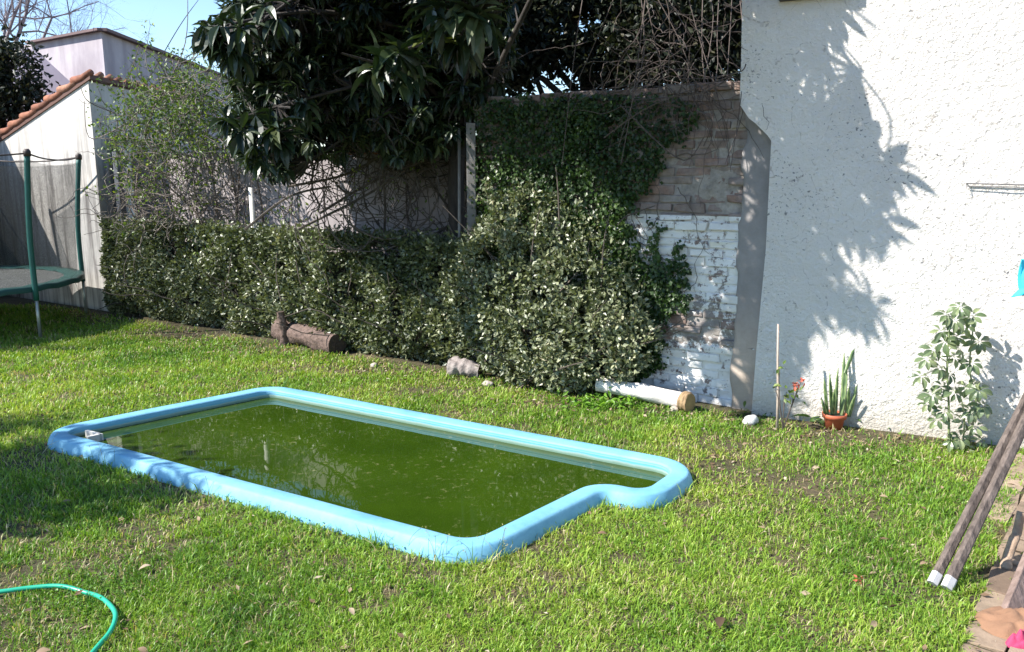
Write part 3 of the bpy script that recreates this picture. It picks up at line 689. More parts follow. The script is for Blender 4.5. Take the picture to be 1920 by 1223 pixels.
# ------------------------------------------------------------------ IVY on the brick wall
ivy_mat = leaf_mat('ivy_leaves', [(0, (.014, .030, .008)), (.4, (.030, .062, .014)), (.75, (.060, .105, .020)), (1, (.13, .18, .035))], .4, .2, (1.5, 1.8, .6), .4)
def bpt(px, py): return onp(px, py, B0, WN)
IVY = [(893, 205), (960, 190), (1060, 186), (1180, 182), (1290, 190), (1330, 215), (1290, 250), (1262, 280), (1240, 320), (1200, 372), (1185, 400), (1180, 460), (1192, 500), (1215, 540), (1240, 640), (1235, 690), (1180, 720), (1100, 700), (1000, 520), (895, 470)]
TOPI = [(1180, 395), (1196, 470), (1208, 498), (1225, 455), (1236, 420), (1243, 410), (1238, 450), (1246, 500), (1256, 505), (1266, 520), (1276, 470), (1284, 445), (1285, 470), (1281, 500), (1296, 515), (1285, 545), (1296, 562), (1262, 590), (1240, 605), (1250, 640), (1238, 660), (1255, 680), (1225, 700), (1180, 720), (1140, 600)]
def fill_poly(poly, n, plane0, dep):
    xs = [a for a, b in poly]; ys = [b for a, b in poly]; X = rng.uniform(min(xs)-12, max(xs)+12, n); Y_ = rng.uniform(min(ys)-10, max(ys)+10, n)
    jx = X+(noise2(X, Y_, .07)-.5)*30+rng.normal(size=n)*3; jy = Y_+(noise2(X, Y_, .07, 9)-.5)*30+rng.normal(size=n)*3
    k = inpoly(jx, jy, poly); X, Y_ = X[k], Y_[k]
    P = np.array([onp(a, b, plane0, WN) for a, b in zip(X, Y_)]); return P+WN*(np.abs(rng.normal(size=len(P)))*dep+.012)[:, None], X, Y_
ivy = thing('ivy', B0-WD*1.6+WN*.05, 'dark green ivy creeping over the shaded top and side of the brick wall', 'ivy'); PW[ivy.name] = np.array(B0-WD*1.6+WN*.05)
P1, X1, Y1 = fill_poly(IVY, 42000, B0, .055); P2, X2, Y2 = fill_poly(TOPI, 11000, B0, .03)
dn = noise2(X1, Y1, .03, 5); k = (rng.random(len(X1)) < np.clip((dn+.35), .3, 1)) & ~((X1 > 1190) & (Y1 < 300) & (rng.random(len(X1)) < .45)); P1, X1, Y1 = P1[k], X1[k], Y1[k]
P = np.concatenate([P1, P2]); N = len(P); Li = rng.uniform(.022, .042, N)
ir = np.clip(fbm(P[:, 0], P[:, 2], 2.5, 80)*.9-.15+rng.normal(size=N)*.14, 0, 1)
build('foliage', [leaves(P, unit(rng.normal(size=(N, 3))*.6+np.array([0, 0, -.6])+WN*.2), Li, Li*.85, unit(WN+rng.normal(size=(N, 3))*.45+np.array([0, 0, .3])), ir)], ivy_mat, ivy)
ln = []
for k in range(70):
    s_ = bpt(rng.uniform(900, 1280), rng.uniform(190, 640)); P_ = walk(s_+WN*.02, WD*rng.normal()+np.array([0, 0, rng.normal()]), 12, .05, .35)
    P_ = P_-WN*(((P_-B0)@WN)-.015)[:, None]; ln.append((P_, np.linspace(.004, .0015, 13)))
build('stems', tubes(ln, 4), twig_mat, ivy)
# wall-top mass of ivy hiding the coping
# ------------------------------------------------------------------ LOQUAT TREE
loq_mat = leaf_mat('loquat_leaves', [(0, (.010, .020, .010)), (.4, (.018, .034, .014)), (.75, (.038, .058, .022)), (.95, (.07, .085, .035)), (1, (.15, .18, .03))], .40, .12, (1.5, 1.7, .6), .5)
bark = bark_mat('tree_bark', (.018, .015, .013), (.055, .045, .04))
lt = np.array([-.50, 7.50, 0]); tree = thing('loquat_tree', lt, 'large dark loquat tree with long drooping leaves hanging over the hedge', 'tree'); PW[tree.name] = lt
ros = []   # (pos, axis, size)
CROWN = [(-10, -80), (960, -80), (965, 60), (960, 130), (905, 190), (880, 250), (850, 255), (800, 285), (745, 300), (700, 265), (640, 290), (590, 300), (545, 325), (480, 320), (450, 285), (425, 235), (455, 190), (440, 160), (437, 120), (412, 112), (378, 75), (380, 40), (425, 30), (438, 0), (438, -80)][1:]
cnt = 0
while cnt < 2200:
    px, py = rng.uniform(372, 965), rng.uniform(-70, 330)
    if not inpoly(np.array([px]), np.array([py]), CROWN)[0]: continue
    if 530 < px < 625 and 230 < py < 300 and rng.random() < .5: continue
    Y = rng.uniform(6.9, 8.4)-(.35 if px < 600 and rng.random() < .4 else 0)
    p = atY(px, py, Y)
    if p[2] < 1.55: continue
    ros.append((p, unit(rng.normal(size=3)*.6+np.array([0, -.35, .35])), rng.uniform(.11, .18))); cnt += 1
for px, py, Y, s_ in [(735, 110, 5.2, .26), (715, 125, 5.25, .25), (765, 130, 5.3, .25), (845, 30, 5.0, .25), (885, 20, 5.0, .24), (820, 10, 5.1, .25), (400, 55, 6.0, .22), (415, 80, 6.1, .2), (455, 55, 6.0, .23), (520, 30, 6, .22),
                      (470, 225, 6.2, .23), (500, 250, 6.2, .23), (455, 245, 6.1, .2), (530, 280, 6.3, .22), (480, 290, 6.3, .2), (560, 200, 6.2, .2), (445, 100, 6.1, .22), (900, 60, 5.4, .24), (850, 70, 5.3, .24)]:
    for k in range(2): ros.append((atY(px+rng.normal()*12, py+rng.normal()*10, Y), unit(rng.normal(size=3)*.4+np.array([0, -.4, .2])), s_))
# boughs above the picture that throw the leaf shadows on the walls
SHW = [(1395, -20), (1585, -20), (1560, 20), (1540, 60), (1500, 75), (1480, 100), (1455, 118), (1480, 165), (1515, 200), (1530, 235), (1600, 262), (1640, 285), (1675, 320), (1650, 345), (1640, 380), (1655, 420), (1625, 450), (1570, 470), (1500, 500), (1560, 520), (1610, 540), (1640, 585), (1590, 600), (1560, 615), (1520, 600), (1480, 570), (1472, 640), (1468, 790), (1400, 790), (1395, 400)]
BRS = [(895, 185), (1390, 165), (1390, 440), (1320, 470), (1270, 540), (1215, 520), (1200, 400), (1130, 330), (895, 315)]
def above_t(W, extra):
    # distance back towards the sun until the point is above the picture
    t = .8
    while t < 7:
        c = W-SD*t
        if proj(c)[1] < -35: return t+extra
        t += .1
    return None
cast = []
def add_cast(poly, n, plane0, jitter=.9, size=(.17, .27), nrm_=None):
    xs = [a for a, b in poly]; ys = [b for a, b in poly]; k = 0
    while k < n:
        a, b = rng.uniform(min(xs), max(xs)), rng.uniform(min(ys), max(ys))
        if not inpoly(np.array([a]), np.array([b]), poly)[0]: continue
        W = onp(a, b, plane0, nrm_); t_ = above_t(W, rng.random()*jitter); k += 1
        if t_ is None: continue
        cast.append((W-SD*t_, unit(rng.normal(size=3)*.5+np.array([.2, -.2, .0])), rng.uniform(*size)))
add_cast(SHW, 300, R0, .8, (.12, .20), RN); add_cast(BRS, 330, B0, .8, (.12, .2), WN)
def rosette(p, ax, s, n):
    u = unit(np.cross(ax, rng.normal(size=3))); v = np.cross(ax, u); th_ = np.arange(n)*2.4+rng.random()*6; el = rng.uniform(.15, .95, n)
    d = np.cos(th_)[:, None]*u+np.sin(th_)[:, None]*v; d = unit(d+ax*el[:, None]+np.array([0, 0, -.35]))
    nn_ = unit(np.array([0, 0, 1.0])+ax*.4+rng.normal(size=(n, 3))*.2)
    pos = p+ax*(rng.random(n)[:, None]*.05)-ax*.02; L = s*rng.uniform(.75, 1.15, n)
    return longleaves(pos, d, L, L*rng.uniform(.24, .31, n), nn_, np.clip(rng.random(n)*.85+rng.normal()*.08, 0, .97))
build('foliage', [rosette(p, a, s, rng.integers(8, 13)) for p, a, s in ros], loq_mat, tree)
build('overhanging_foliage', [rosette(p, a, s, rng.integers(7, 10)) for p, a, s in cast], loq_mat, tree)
# trunk, limbs, twigs
limbs = []
top = np.array([-.45, 7.2, 3.4])
trunk = smooth_path([lt, lt+np.array([.03, -.02, .8]), lt+np.array([-.02, 0, 1.6]), lt+np.array([.05, -.03, 2.4]), top, top+np.array([.1, 0, 1.5])], 24)
limbs.append((trunk, np.linspace(.095, .05, 24)))
targets = [atY(460, 60, 6.4), atY(520, 200, 6.5), atY(480, 280, 6.6), atY(640, 100, 6.4), atY(700, 230, 6.8), atY(740, 100, 5.6), atY(850, 20, 5.4), atY(600, -60, 6.8), atY(800, -100, 7.4), atY(410, 50, 6.3), atY(900, 120, 7), atY(580, 300, 7.0),
           np.array([.2, 5.6, 3.6]), np.array([.9, 5.0, 3.6]), np.array([-.4, 5.0, 3.8]), np.array([.4, 4.8, 4.4]), np.array([-.9, 5.2, 3.4]), np.array([1.1, 4.9, 4.3]), np.array([-.4, 6.2, 4.2])]
for T_ in targets:
    s0 = trunk[rng.integers(11, 22)]
    if T_[2] < 2.6: s0 = trunk[rng.integers(11, 15)]
    md = (s0+T_)/2+np.array([0, 0, .25])+rng.normal(size=3)*.12; limbs.append((smooth_path([s0, md, T_], 14), np.linspace(.030, .008, 14)))
LP = np.concatenate([P_[3:] for P_, _ in limbs])
tw_ = []
for p, a, s in ros+cast:
    q = LP[np.argmin(((LP-p)**2).sum(1)+rng.random(len(LP))*.05)]; e_ = p-a*.02
    if np.linalg.norm(q-e_) > 1.6 : continue
    tw_.append((smooth_path([q, (q+e_)/2+rng.normal(size=3)*.06-np.array([0, 0, .05]), e_], 7), np.linspace(.010, .004, 7)))
build('trunk', tubes(limbs, 8), bark, tree, True)
build('twigs', tubes(tw_, 4), bark, tree)

# ------------------------------------------------------------------ TREES BEYOND THE BRICK WALL
dmat = leaf_mat('dark_canopy', [(0, (.008, .012, .008)), (.5, (.018, .026, .014)), (.85, (.035, .042, .022)), (1, (.08, .075, .045))], .45, .15, (1.5, 1.6, .7), .3)
def far_tree(name, label, base, clumps, nleaf, L, mat, bk, r0=.12, gapy=.34, seed=0):
    tr = thing(name, base, label, 'tree'); PW[tr.name] = np.array(base, float)
    P, U = blob(clumps, nleaf, seed); P += rng.normal(size=P.shape)*.10
    g1 = noise2(P[:, 0]*4+P[:, 1], P[:, 2]*4, 1, seed+2); P, U = P[g1 > gapy], U[g1 > gapy]; N = len(P)
    Lx = rng.uniform(.7, 1.3, N)*L
    build('crown', [leaves(P, unit(U*.4+rng.normal(size=(N, 3))+np.array([0, 0, -.3])), Lx, Lx*.45, None, rng.random(N))], mat, tr)
    b = np.array(base, float); ln = []
    cz = np.mean([c[2] for c in clumps]); cm_ = np.mean([c[:2] for c in clumps], axis=0)
    tk = smooth_path([b, b+np.array([.05, 0, cz*.4]), np.array([*(b[:2]*.6+cm_*.4), cz*.8]), np.array([*cm_, cz+.5])], 14); ln.append((tk, np.linspace(r0, r0*.4, 14)))
    for c in clumps:
        s0 = tk[rng.integers(6, 13)]; e_ = np.array(c[:3]); ln.append((smooth_path([s0, (s0+e_)/2+rng.normal(size=3)*.15, e_], 9), np.linspace(r0*.35, r0*.12, 9)))
        for q in range(4): e2 = e_+unit(rng.normal(size=3))*c[3]; ln.append((smooth_path([e_, (e_+e2)/2+rng.normal(size=3)*.08, e2], 5), np.linspace(r0*.12, r0*.04, 5)))
    build('trunk', tubes(ln, 6), bk, tr, True); return tr
cl = [(*atY(px, py, Y), R_) for px, py, Y, R_ in [(1000, 40, 8.6, .5), (1060, 0, 8.7, .5), (990, 110, 8.8, .30), (1130, 40, 8.5, .5), (1150, 110, 8.6, .32), (1060, -60, 8.6, .5), (1180, -30, 8.5, .6), (960, -30, 8.9, .5), (930, 60, 8.7, .4), (940, 140, 8.8, .28), (1130, 170, 8.6, .2)]]
far_tree('evergreen_tree', 'dark evergreen tree with thick trunk just beyond the ivy covered wall', (atY(1140, 200, 8.8)[0], 8.8, 0), cl, 20000, .09, dmat, bark, .13, .27, 5)
cl = [(*atY(px, py, Y), R_) for px, py, Y, R_ in [(1240, 30, 8.2, .5), (1300, 80, 8.0, .42), (1350, 20, 7.9, .5), (1290, -40, 8.1, .55), (1350, 110, 7.9, .30), (1230, 110, 8.2, .40), (1400, -20, 7.8, .5), (1200, 60, 8.4, .4), (1330, 150, 7.8, .18)]]
far_tree('bushy_tree', 'dim green bushy tree beyond the brick wall, beside the white wall', (atY(1290, 200, 8.3)[0], 8.3, 0), cl, 24000, .075, dmat, bark, .10, .20, 15)
# dark conifer behind the shed, left edge
cl = [(*atY(px, py, Y), R_) for px, py, Y, R_ in [(20, 130, 12.3, .38), (-20, 180, 12.2, .5), (35, 185, 12.2, .32), (0, 100, 12.4, .28), (-50, 120, 12.4, .5)]]
far_tree('conifer', 'dark green conifer rising behind the tiled shed roof, at the left edge', (atY(-10, 200, 12.4)[0], 12.4, 0), cl, 9000, .09, dmat, bark, .10, .25, 25)
# bare winter tree
gb = bark_mat('pale_bark', (.12, .10, .11), (.26, .22, .24))
b0 = atY(-10, 260, 17.0); b0[2] = 0; out = []
bt = thing('bare_tree', b0, 'leafless winter tree with fine mauve twigs, at the top left corner', 'tree'); PW[bt.name] = np.array(b0)
out.append((smooth_path([b0, b0+np.array([.1, 0, 2.2]), b0+np.array([.3, 0, 4.0])], 8), np.linspace(.16, .09, 8)))
for e in [(1.6, -.2, 1.2), (1.3, 0, 1.8), (.6, 0, 1.6), (1.9, .2, .9), (.2, .2, 1.5), (-.6, 0, 1.2), (2.0, -.3, .55)]:
    branching(b0+np.array([.3, 0, 3.4+rng.random()*.5]), e, 1.7, .045, 5, out, .6, .10, 4, 4, .66)
build('branches', tubes(out, 4), gb, bt)

# ------------------------------------------------------------------ VINES
vmat = leaf_mat('vine_leaves', [(0, (.05, .09, .02)), (.5, (.11, .17, .035)), (.85, (.19, .25, .06)), (1, (.33, .40, .05))], .45, .3, (1.4, 1.5, .5), .4)
vt_m = bark_mat('vine_bark', (.10, .08, .07), (.25, .21, .18), (20, 20, 20))
vb = thing('climbing_shrub', (-4.2, 9.9, 0), 'tangled climbing shrub with sparse light green leaves, beside the shed', 'climber'); PW[vb.name] = np.array([-4.2, 9.9, 0])
ln = []; lp = []
VR = [(215, 200), (260, 150), (330, 130), (400, 150), (440, 180), (470, 260), (520, 320), (560, 350), (520, 430), (300, 430), (210, 430), (230, 330)]
main = []
for k in range(16):
    s0 = np.array([-4.9+rng.random()*2.6, 0, .0]); s0[1] = 10.55-(s0[0]+4.9)*.64; e_ = atY(rng.uniform(215, 500), rng.uniform(140, 400), 9.9); e_[1] = max(9.6, e_[1])-max(0, e_[0]+4.6)*.5
    Pm = smooth_path([s0, s0*.5+e_*.5+rng.normal(size=3)*.2, e_], 16); main.append(Pm); ln.append((Pm, np.linspace(.020, .007, 16)))
MP = np.concatenate(main)
k = 0
while k < 720:
    px, py = rng.uniform(205, 560), rng.uniform(120, 430)
    if not inpoly(np.array([px]), np.array([py]), VR)[0]: continue
    k += 1; Y = rng.uniform(8.9, 10.2); s0 = atY(px, py, Y); P_ = walk(s0, rng.normal(size=3)*np.array([1, .4, .8]), rng.integers(7, 18), .055, .38, .05); ln.append((P_, np.linspace(.0055, .0022, len(P_))))
    dens = .85 if (py < 290 and px < 450) else .16
    if rng.random() < dens: lp.append(P_[rng.integers(0, len(P_), 26)]+rng.normal(size=(26, 3))*.045)
# high arching bare shoots against the sky
for (a, b, c_) in [((250, 200), (330, 60), (372, 0)), ((300, 190), (360, 100), (430, 130)), ((230, 170), (250, 120), (262, 85)), ((290, 200), (345, 90), (352, -20)), ((210, 210), (165, 190), (150, 160)), ((240, 230), (170, 260), (158, 190)), ((330, 190), (300, 120), (270, 95)), ((380, 180), (395, 110), (400, 70)), ((330, 170), (365, 110), (390, 95))]:
    ln.append((smooth_path([atY(*a, 9.6), atY(*b, 9.4), atY(*c_, 9.2)], 12), np.linspace(.008, .003, 12)))
build('stems', tubes(ln, 4), vt_m, vb)
lp = np.concatenate(lp); N = len(lp); Lv = rng.uniform(.03, .06, N)
build('foliage', [leaves(lp, rng.normal(size=(N, 3))+np.array([0, 0, -.2]), Lv, Lv*.55, rng.normal(size=(N, 3))+np.array([0, 0, .8]), np.clip(rng.random(N)*.8+(rng.random(N) < .04)*.5, 0, 1))], vmat, vb)
# bare looping vines below the loquat
lv = thing('bare_vine', (-1.6, 8.0, 0), 'dark leafless vine with long looping stems below the loquat crown', 'vine'); PW[lv.name] = np.array([-1.6, 8.0, 0])
dvm = bark_mat('dark_vine', (.035, .028, .024), (.12, .095, .08), (20, 20, 20)); ln = []
for k in range(46):
    cx_, cy_ = rng.uniform(640, 850), rng.uniform(330, 440); rx, ry = rng.uniform(25, 100), rng.uniform(40, 110); a0_ = rng.uniform(0, 6.28); sp = rng.uniform(2.0, 4.8); Y0 = rng.uniform(7.3, 8.2); ds = rng.normal()*.2
    pts = [atY(cx_+rx*math.cos(a0_+sp*q), cy_+ry*math.sin(a0_+sp*q)-20, Y0+ds*q) for q in np.linspace(0, 1, 18)]
    ln.append((np.array(pts)+np.cumsum(rng.normal(size=(18, 3))*.008, 0), np.linspace(.009, .004, 18)*rng.uniform(.5, 1.1)))
for k in range(260):
    s0 = atY(rng.uniform(540, 880), rng.uniform(250, 430), rng.uniform(7.4, 8.6)); P_ = walk(s0, rng.normal(size=3)*np.array([1, .3, .9]), rng.integers(6, 14), .06, .4); ln.append((P_, np.linspace(.005, .002, len(P_))))
for a, b, c_ in [((600, 400), (700, 340), (800, 300)), ((560, 430), (680, 370), (760, 320)), ((540, 350), (640, 330), (720, 290)), ((460, 430), (540, 370), (620, 350)), ((720, 450), (722, 380), (715, 300)), ((800, 450), (860, 400), (850, 310)), ((870, 430), (800, 330), (780, 290))]:
    ln.append((smooth_path([atY(*a, 7.9), atY(*b, 7.7), atY(*c_, 7.5)], 14), np.linspace(.014, .010, 14)))
build('stems', tubes(ln, 5), dvm, lv)
pp = np.concatenate([P_[rng.integers(0, len(P_), 3)] for P_, _ in ln[46:200]])+rng.normal(size=(154*3, 3))*.03
build('foliage', [leaves(pp, rng.normal(size=pp.shape), .045, .022, rng.normal(size=pp.shape)+np.array([0, 0, .6]))], vmat, lv)
# dry hanging vines over the brick wall
hv = thing('hanging_vine', B0-WD*.7+WN*.1, 'dry tangled brown vine hanging over the top of the brick wall', 'vine'); PW[hv.name] = np.array(B0-WD*.7+WN*.1)
dry_m = bark_mat('dry_vine', (.05, .038, .034), (.12, .092, .08), (20, 20, 20)); ln = []
for k in range(120):
    px, py = rng.normal(1270, 75), rng.normal(120, 75)
    if px > 1382 or px < 1090: continue
    s0 = atY(px, min(py, 230), rng.uniform(5.9, 6.7))
    if (s0-B0)@WN < .05 and s0[2] < 2.4: s0 = s0+WN*(.08-(s0-B0)@WN)
    P_ = walk(s0, rng.normal(size=3)*np.array([1, .2, .8])-np.array([0, 0, .2]), rng.integers(6, 20), .055, .30, .06)
    ln.append((P_, np.linspace(.0034, .0013, len(P_))))
for k in range(14):
    px = rng.uniform(1000, 1385); s0 = atY(px, -60, rng.uniform(6.0, 6.6)); e_ = atY(px+rng.normal()*60, rng.uniform(100, 330), 6.1-(px-1000)/385*.45); ln.append((smooth_path([s0, (s0+e_)/2+rng.normal(size=3)*.12, e_], 12), np.linspace(.0045, .0025, 12)))
for a, b, c_ in [((1385, 150), (1320, 180), (1200, 190)), ((1412, 125), (1400, 140), (1340, 150)), ((1180, 200), (1290, 300), (1330, 260)), ((1150, 260), (1240, 200), (1385, 145)), ((1320, 210), (1350, 230), (1330, 275)), ((1175, 420), (1190, 405), (1240, 385))]:
    ln.append((smooth_path([bpt(*a)+WN*.16, bpt(*b)+WN*.16, bpt(*c_)+WN*.12], 12), np.linspace(.006, .004, 12)))
def push(P_):
    dd_ = (P_-B0)@WN; return P_+WN*np.where((dd_ < .03) & (P_[:, 2] < 2.36), .03-dd_, 0)[:, None]
ln = [(push(P_), R_) for P_, R_ in ln]
build('stems', tubes(ln, 4), dry_m, hv)

# ------------------------------------------------------------------ POSTS
conc = plain_mat('concrete_post', (.17, .16, .155), .9, .2, 14, .4)
p = atY(884, 335, 6.95); zt_ = atY(884, 232, 6.95)[2]
o = build('post', [box((p[0], 6.95, zt_/2), (.075, .075, zt_), None, .003)], conc); bevel(o, .006); tag(o, 'grey concrete post with a square top beside the ivy, behind the hedge', 'post')
p2 = atY(860, 340, 7.05); zt2 = atY(866, 240, 7.05)[2]
o = build('pole', [tube([(p2[0]-.02, 7.05, 0), (p2[0], 7.05, zt2*.5), (p2[0]+.01, 7.05, zt2)], .014, 8)], plain_mat('dull_metal', (.2, .19, .18), .6), smooth=True); tag(o, 'thin dull metal pole standing just left of the concrete post', 'pole')
p3 = atY(473, 400, 8.65); z3 = atY(472, 352, 8.65)[2]
o = build('stake', [tube([(p3[0]+.02, 8.65, 0), (p3[0]+.01, 8.65, z3*.5), (p3[0], 8.65, z3)], [.030, .028, .026], 8)], plain_mat('white_stake', (.66, .63, .58), .8, .3, 20), smooth=True); tag(o, 'whitish round stake sticking up behind the clipped hedge', 'stake')

# ------------------------------------------------------------------ TRAMPOLINE
tc_ = np.array([-6.55, 8.86, 0]); TR = 1.6
tp = thing('trampoline', tc_, 'green round trampoline with a tall black safety net at the left', 'trampoline'); PW[tp.name] = tc_
gm = plain_mat('green_foam', (.012, .10, .085), .55, .2, 10, .2); galv = plain_mat('galvanised', (.38, .40, .38), .4, .2, 14, .1, .6)
padm = plain_mat('green_pad', (.02, .075, .065), .45, .35, 4, .3); matm = plain_mat('black_mat', (.09, .095, .09), .8)
RZ = .55; th_ = np.linspace(0, 2*math.pi, 65)[:-1]
ring = [np.array([math.cos(a)*TR*.955, math.sin(a)*TR*.955, RZ-.03])+tc_ for a in th_]; ring.append(ring[0]); ring.append(ring[1])
build('frame', [tube(np.array(ring), .022, 8, False)], galv, tp, True)
def annulus(r0, r1, z0, z1, n=64, th=.03):
    a = np.linspace(0, 2*math.pi, n+1)[:-1]; rings = [(r0, z0), (r0+.03, z0+th), (r1-.03, z1+th), (r1, z1), (r1, z1-.05)]
    V = np.concatenate([np.c_[tc_[0]+r_*np.cos(a), tc_[1]+r_*np.sin(a), np.full(n, z_)+.008*np.sin(a*24)] for r_, z_ in rings]); i = np.arange(n); j = (i+1) % n
    return (V, np.concatenate([np.stack([k*n+i, k*n+j, (k+1)*n+j, (k+1)*n+i], 1) for k in range(4)])[:, ::-1])
build('pad', [annulus(1.36, 1.58, RZ-.01, RZ, th=.012)], padm, tp, True)
aa = np.linspace(0, 2*math.pi, 49)[:-1]; build('mat', [(np.c_[tc_[0]+1.38*np.cos(aa), tc_[1]+1.38*np.sin(aa), np.full(48, RZ-.015)], np.array([list(range(48))]))], matm, tp)
posts = []; A0 = math.radians(-18)
for k in range(6):
    a = A0+k*math.pi/3; e = np.array([math.cos(a), math.sin(a), 0]); b_ = tc_+e*TR
    lg = build('leg', [tube([b_+e*.0, b_+np.array([0, 0, RZ-.1])], .019, 8)], galv, tp, True)
    P_ = np.array([b_+np.array([0, 0, RZ-.14]), b_+np.array([0, 0, 1.0]), b_+e*.04+np.array([0, 0, 1.5]), b_+e*.09+np.array([0, 0, 1.93])])
    ps = build('post', [tube(smooth_path(P_, 12), .028, 10)], gm, tp, True); topz = b_+e*.09+np.array([0, 0, 1.93]); posts.append(topz)
    cp = build('cap', [tube([topz-np.array([0, 0, .03]), topz+np.array([0, 0, .02]), topz+np.array([0, 0, .045])], [.034, .036, .02], 10)], dk, ps, True)
    cp.location = -np.array(ps.location)*0; 
cord = []
for k in range(6):
    a_, b_ = posts[k], posts[(k+1) % 6]; md = (a_+b_)/2+np.array([0, 0, -.05]); cord.append(tube(smooth_path([a_, a_*.5+md*.5-np.array([0, 0, .015]), md, b_*.5+md*.5-np.array([0, 0, .015]), b_], 16), .009, 6))
build('top_cord', cord, dk, tp, True)
m, nd, lk, bs = new_mat('net_mesh'); bs.inputs['Base Color'].default_value = (.02, .022, .02, 1); bs.inputs['Roughness'].default_value = .8
tr_ = nd.new('ShaderNodeBsdfTransparent'); ms = nd.new('ShaderNodeMixShader')
n = noise(nd, lk, 160, 2, .5); r = ramp(nd, [(.42, (.22,)*3), (.6, (.62,)*3)]); lk.new(n.outputs[0], r.inputs[0]); lk.new(r.outputs[0], ms.inputs[0])
lk.new(tr_.outputs[0], ms.inputs[1]); lk.new(bs.outputs[0], ms.inputs[2]); lk.new(ms.outputs[0], nd['Material Output'].inputs[0])
V = []; nn_ = 72
for zi, z in enumerate(np.linspace(RZ, 1.87, 8)):
    for k in range(nn_):
        s = k/nn_*6; i0 = int(s); f_ = s-i0; a_, b_ = posts[i0], posts[(i0+1) % 6]; p = a_*(1-f_)+b_*f_
        ang = A0+s*math.pi/3; rr = np.array([tc_[0]+math.cos(ang)*1.5, tc_[1]+math.sin(ang)*1.5]); w_ = zi/7
        pr = rr*(1-w_)+p[:2]*w_; V.append((pr[0]+.01*math.sin(k*1.3+zi), pr[1], z-(.05*4*f_*(1-f_) if zi == 7 else 0)))
i = np.arange(nn_); j = (i+1) % nn_
build('net', [(np.array(V), np.concatenate([np.stack([k*nn_+i, k*nn_+j, (k+1)*nn_+j, (k+1)*nn_+i], 1) for k in range(7)]))], m, tp, True)

# ------------------------------------------------------------------ unseen block added left of the view, shaped to shade the shed wall and the grass
hp_ = [apt(-120, 335), apt(0, 340), apt(48, 346), apt(62, 388), apt(118, 505), apt(150, 590)]
hp_ = [q_-SD*2.6 for q_ in hp_]; hp_ = hp_+[Z3(hp_[-1], 0), Z3(hp_[0], 0)]
Vh = np.array(hp_+[q_-WN*.9 for q_ in hp_]); nh = len(hp_)
o = build('sun_blocker', [(Vh, [np.array([list(range(nh))]), np.array([list(range(nh, 2*nh))[::-1]]), np.array([(k, (k+1) % nh, nh+(k+1) % nh, nh+k) for k in range(nh)])])], plain_mat('blocker_brown', (.20, .15, .11), .8)); tag(o, 'unseen block added left of the trampoline to shade the shed wall and grass', 'sun_blocker')

# ------------------------------------------------------------------ LOGS AND STONES
def log(name, a, b, r0, r1, mat, capmat, label, cat, rough=.08, parent_caps=True, cap_side=1):
    a = np.asarray(a, float); b = np.asarray(b, float); n = 22; sd_ = 20; t = np.linspace(0, 1, n)
    pts = a+(b-a)*t[:, None]+np.array([0, 0, 1])*np.sin(t*3.1)[:, None]*.01; ax = unit(b-a); u = unit(np.cross(ax, (0, 0, 1))); v = np.cross(u, ax); an = np.arange(sd_)*2*math.pi/sd_
    V = []
    off_ = rng.random()*20
    for k in range(n):
        r_ = (r0+(r1-r0)*t[k])*(1+rough*(noise2(np.full(sd_, t[k]*6), np.cos(an)*2, 1.3, off_)-.5)*2+rough*(noise2(np.full(sd_, t[k]*3), np.sin(an)*5+np.cos(an)*3, 1.7, off_+7)-.5)*1.5)
        V.append(pts[k]+r_[:, None]*(np.cos(an)[:, None]*u+np.sin(an)[:, None]*v))
    V = np.concatenate(V); i = np.arange(n-1)[:, None]*sd_; jj = np.arange(sd_)[None]; j2 = (jj+1) % sd_
    q = np.stack([i+jj, i+sd_+jj, i+sd_+j2, i+j2], -1).reshape(-1, 4)
    o = thing(name, (a+b)/2*np.array([1, 1, 0]), label, cat); PW[o.name] = (a+b)/2*np.array([1, 1, 0])
    build('bark', [(V, q)], mat, o, True)
    for base_, s_ in ((0, -1), (n-1, 1)):
        Rg = V[base_*sd_:(base_+1)*sd_]; c_ = Rg.mean(0)+ax*s_*.004; build('cut_end', [(np.concatenate([Rg+ax*s_*.001, c_[None]]), np.array([(k, (k+1) % sd_, sd_) for k in range(sd_)]))], capmat, o)
    return o
lbark = bark_mat('log_bark', (.055, .035, .028), (.20, .135, .11), (22, 22, 22), 1.0); cutdark = bark_mat('cut_dark', (.03, .02, .018), (.09, .06, .045), (30, 30, 30)); cutl = plain_mat('cut_wood', (.36, .24, .11), .8, .25, 20)
a = G(522, 640); b = G(628, 668); log('log', (a[0]+.02, a[1]+.05, .12), (b[0], b[1]+.10, .09), .125, .105, lbark, cutdark, 'dark brown bark-covered log lying at the foot of the hedge', 'log', .12)
a = G(500, 636); b = G(545, 648)
st_ = atY(531, 600, 8.05); log('tree_stump', (st_[0]+.02, 8.02, .02), (st_[0]-.01, 8.0, .35), .05, .035, lbark, cutdark, 'small broken reddish stump standing up behind the dark log', 'stump', .3)
wbark = plain_mat('whitewash_log', (.68, .64, .60), .85, .18, 9, .5)
a = G(1130, 750); b = G(1285, 775); log('log', (a[0]-.03, a[1]+.07, .105), (b[0]+.02, b[1]+.1, .055), .060, .060, wbark, cutl, 'whitewashed log lying at the foot of the white painted bricks', 'log', .10)
c = G(1297, 778); log('wood_slice', (c[0]-.05, c[1]+.09, .075), (c[0]-.005, c[1]+.045, .075), .072, .070, bark_mat('slice_bark', (.20, .12, .06), (.38, .26, .14), (20, 20, 20)), cutl, 'upright tan slice of sawn wood at the right end of the white log', 'log slice', .06)
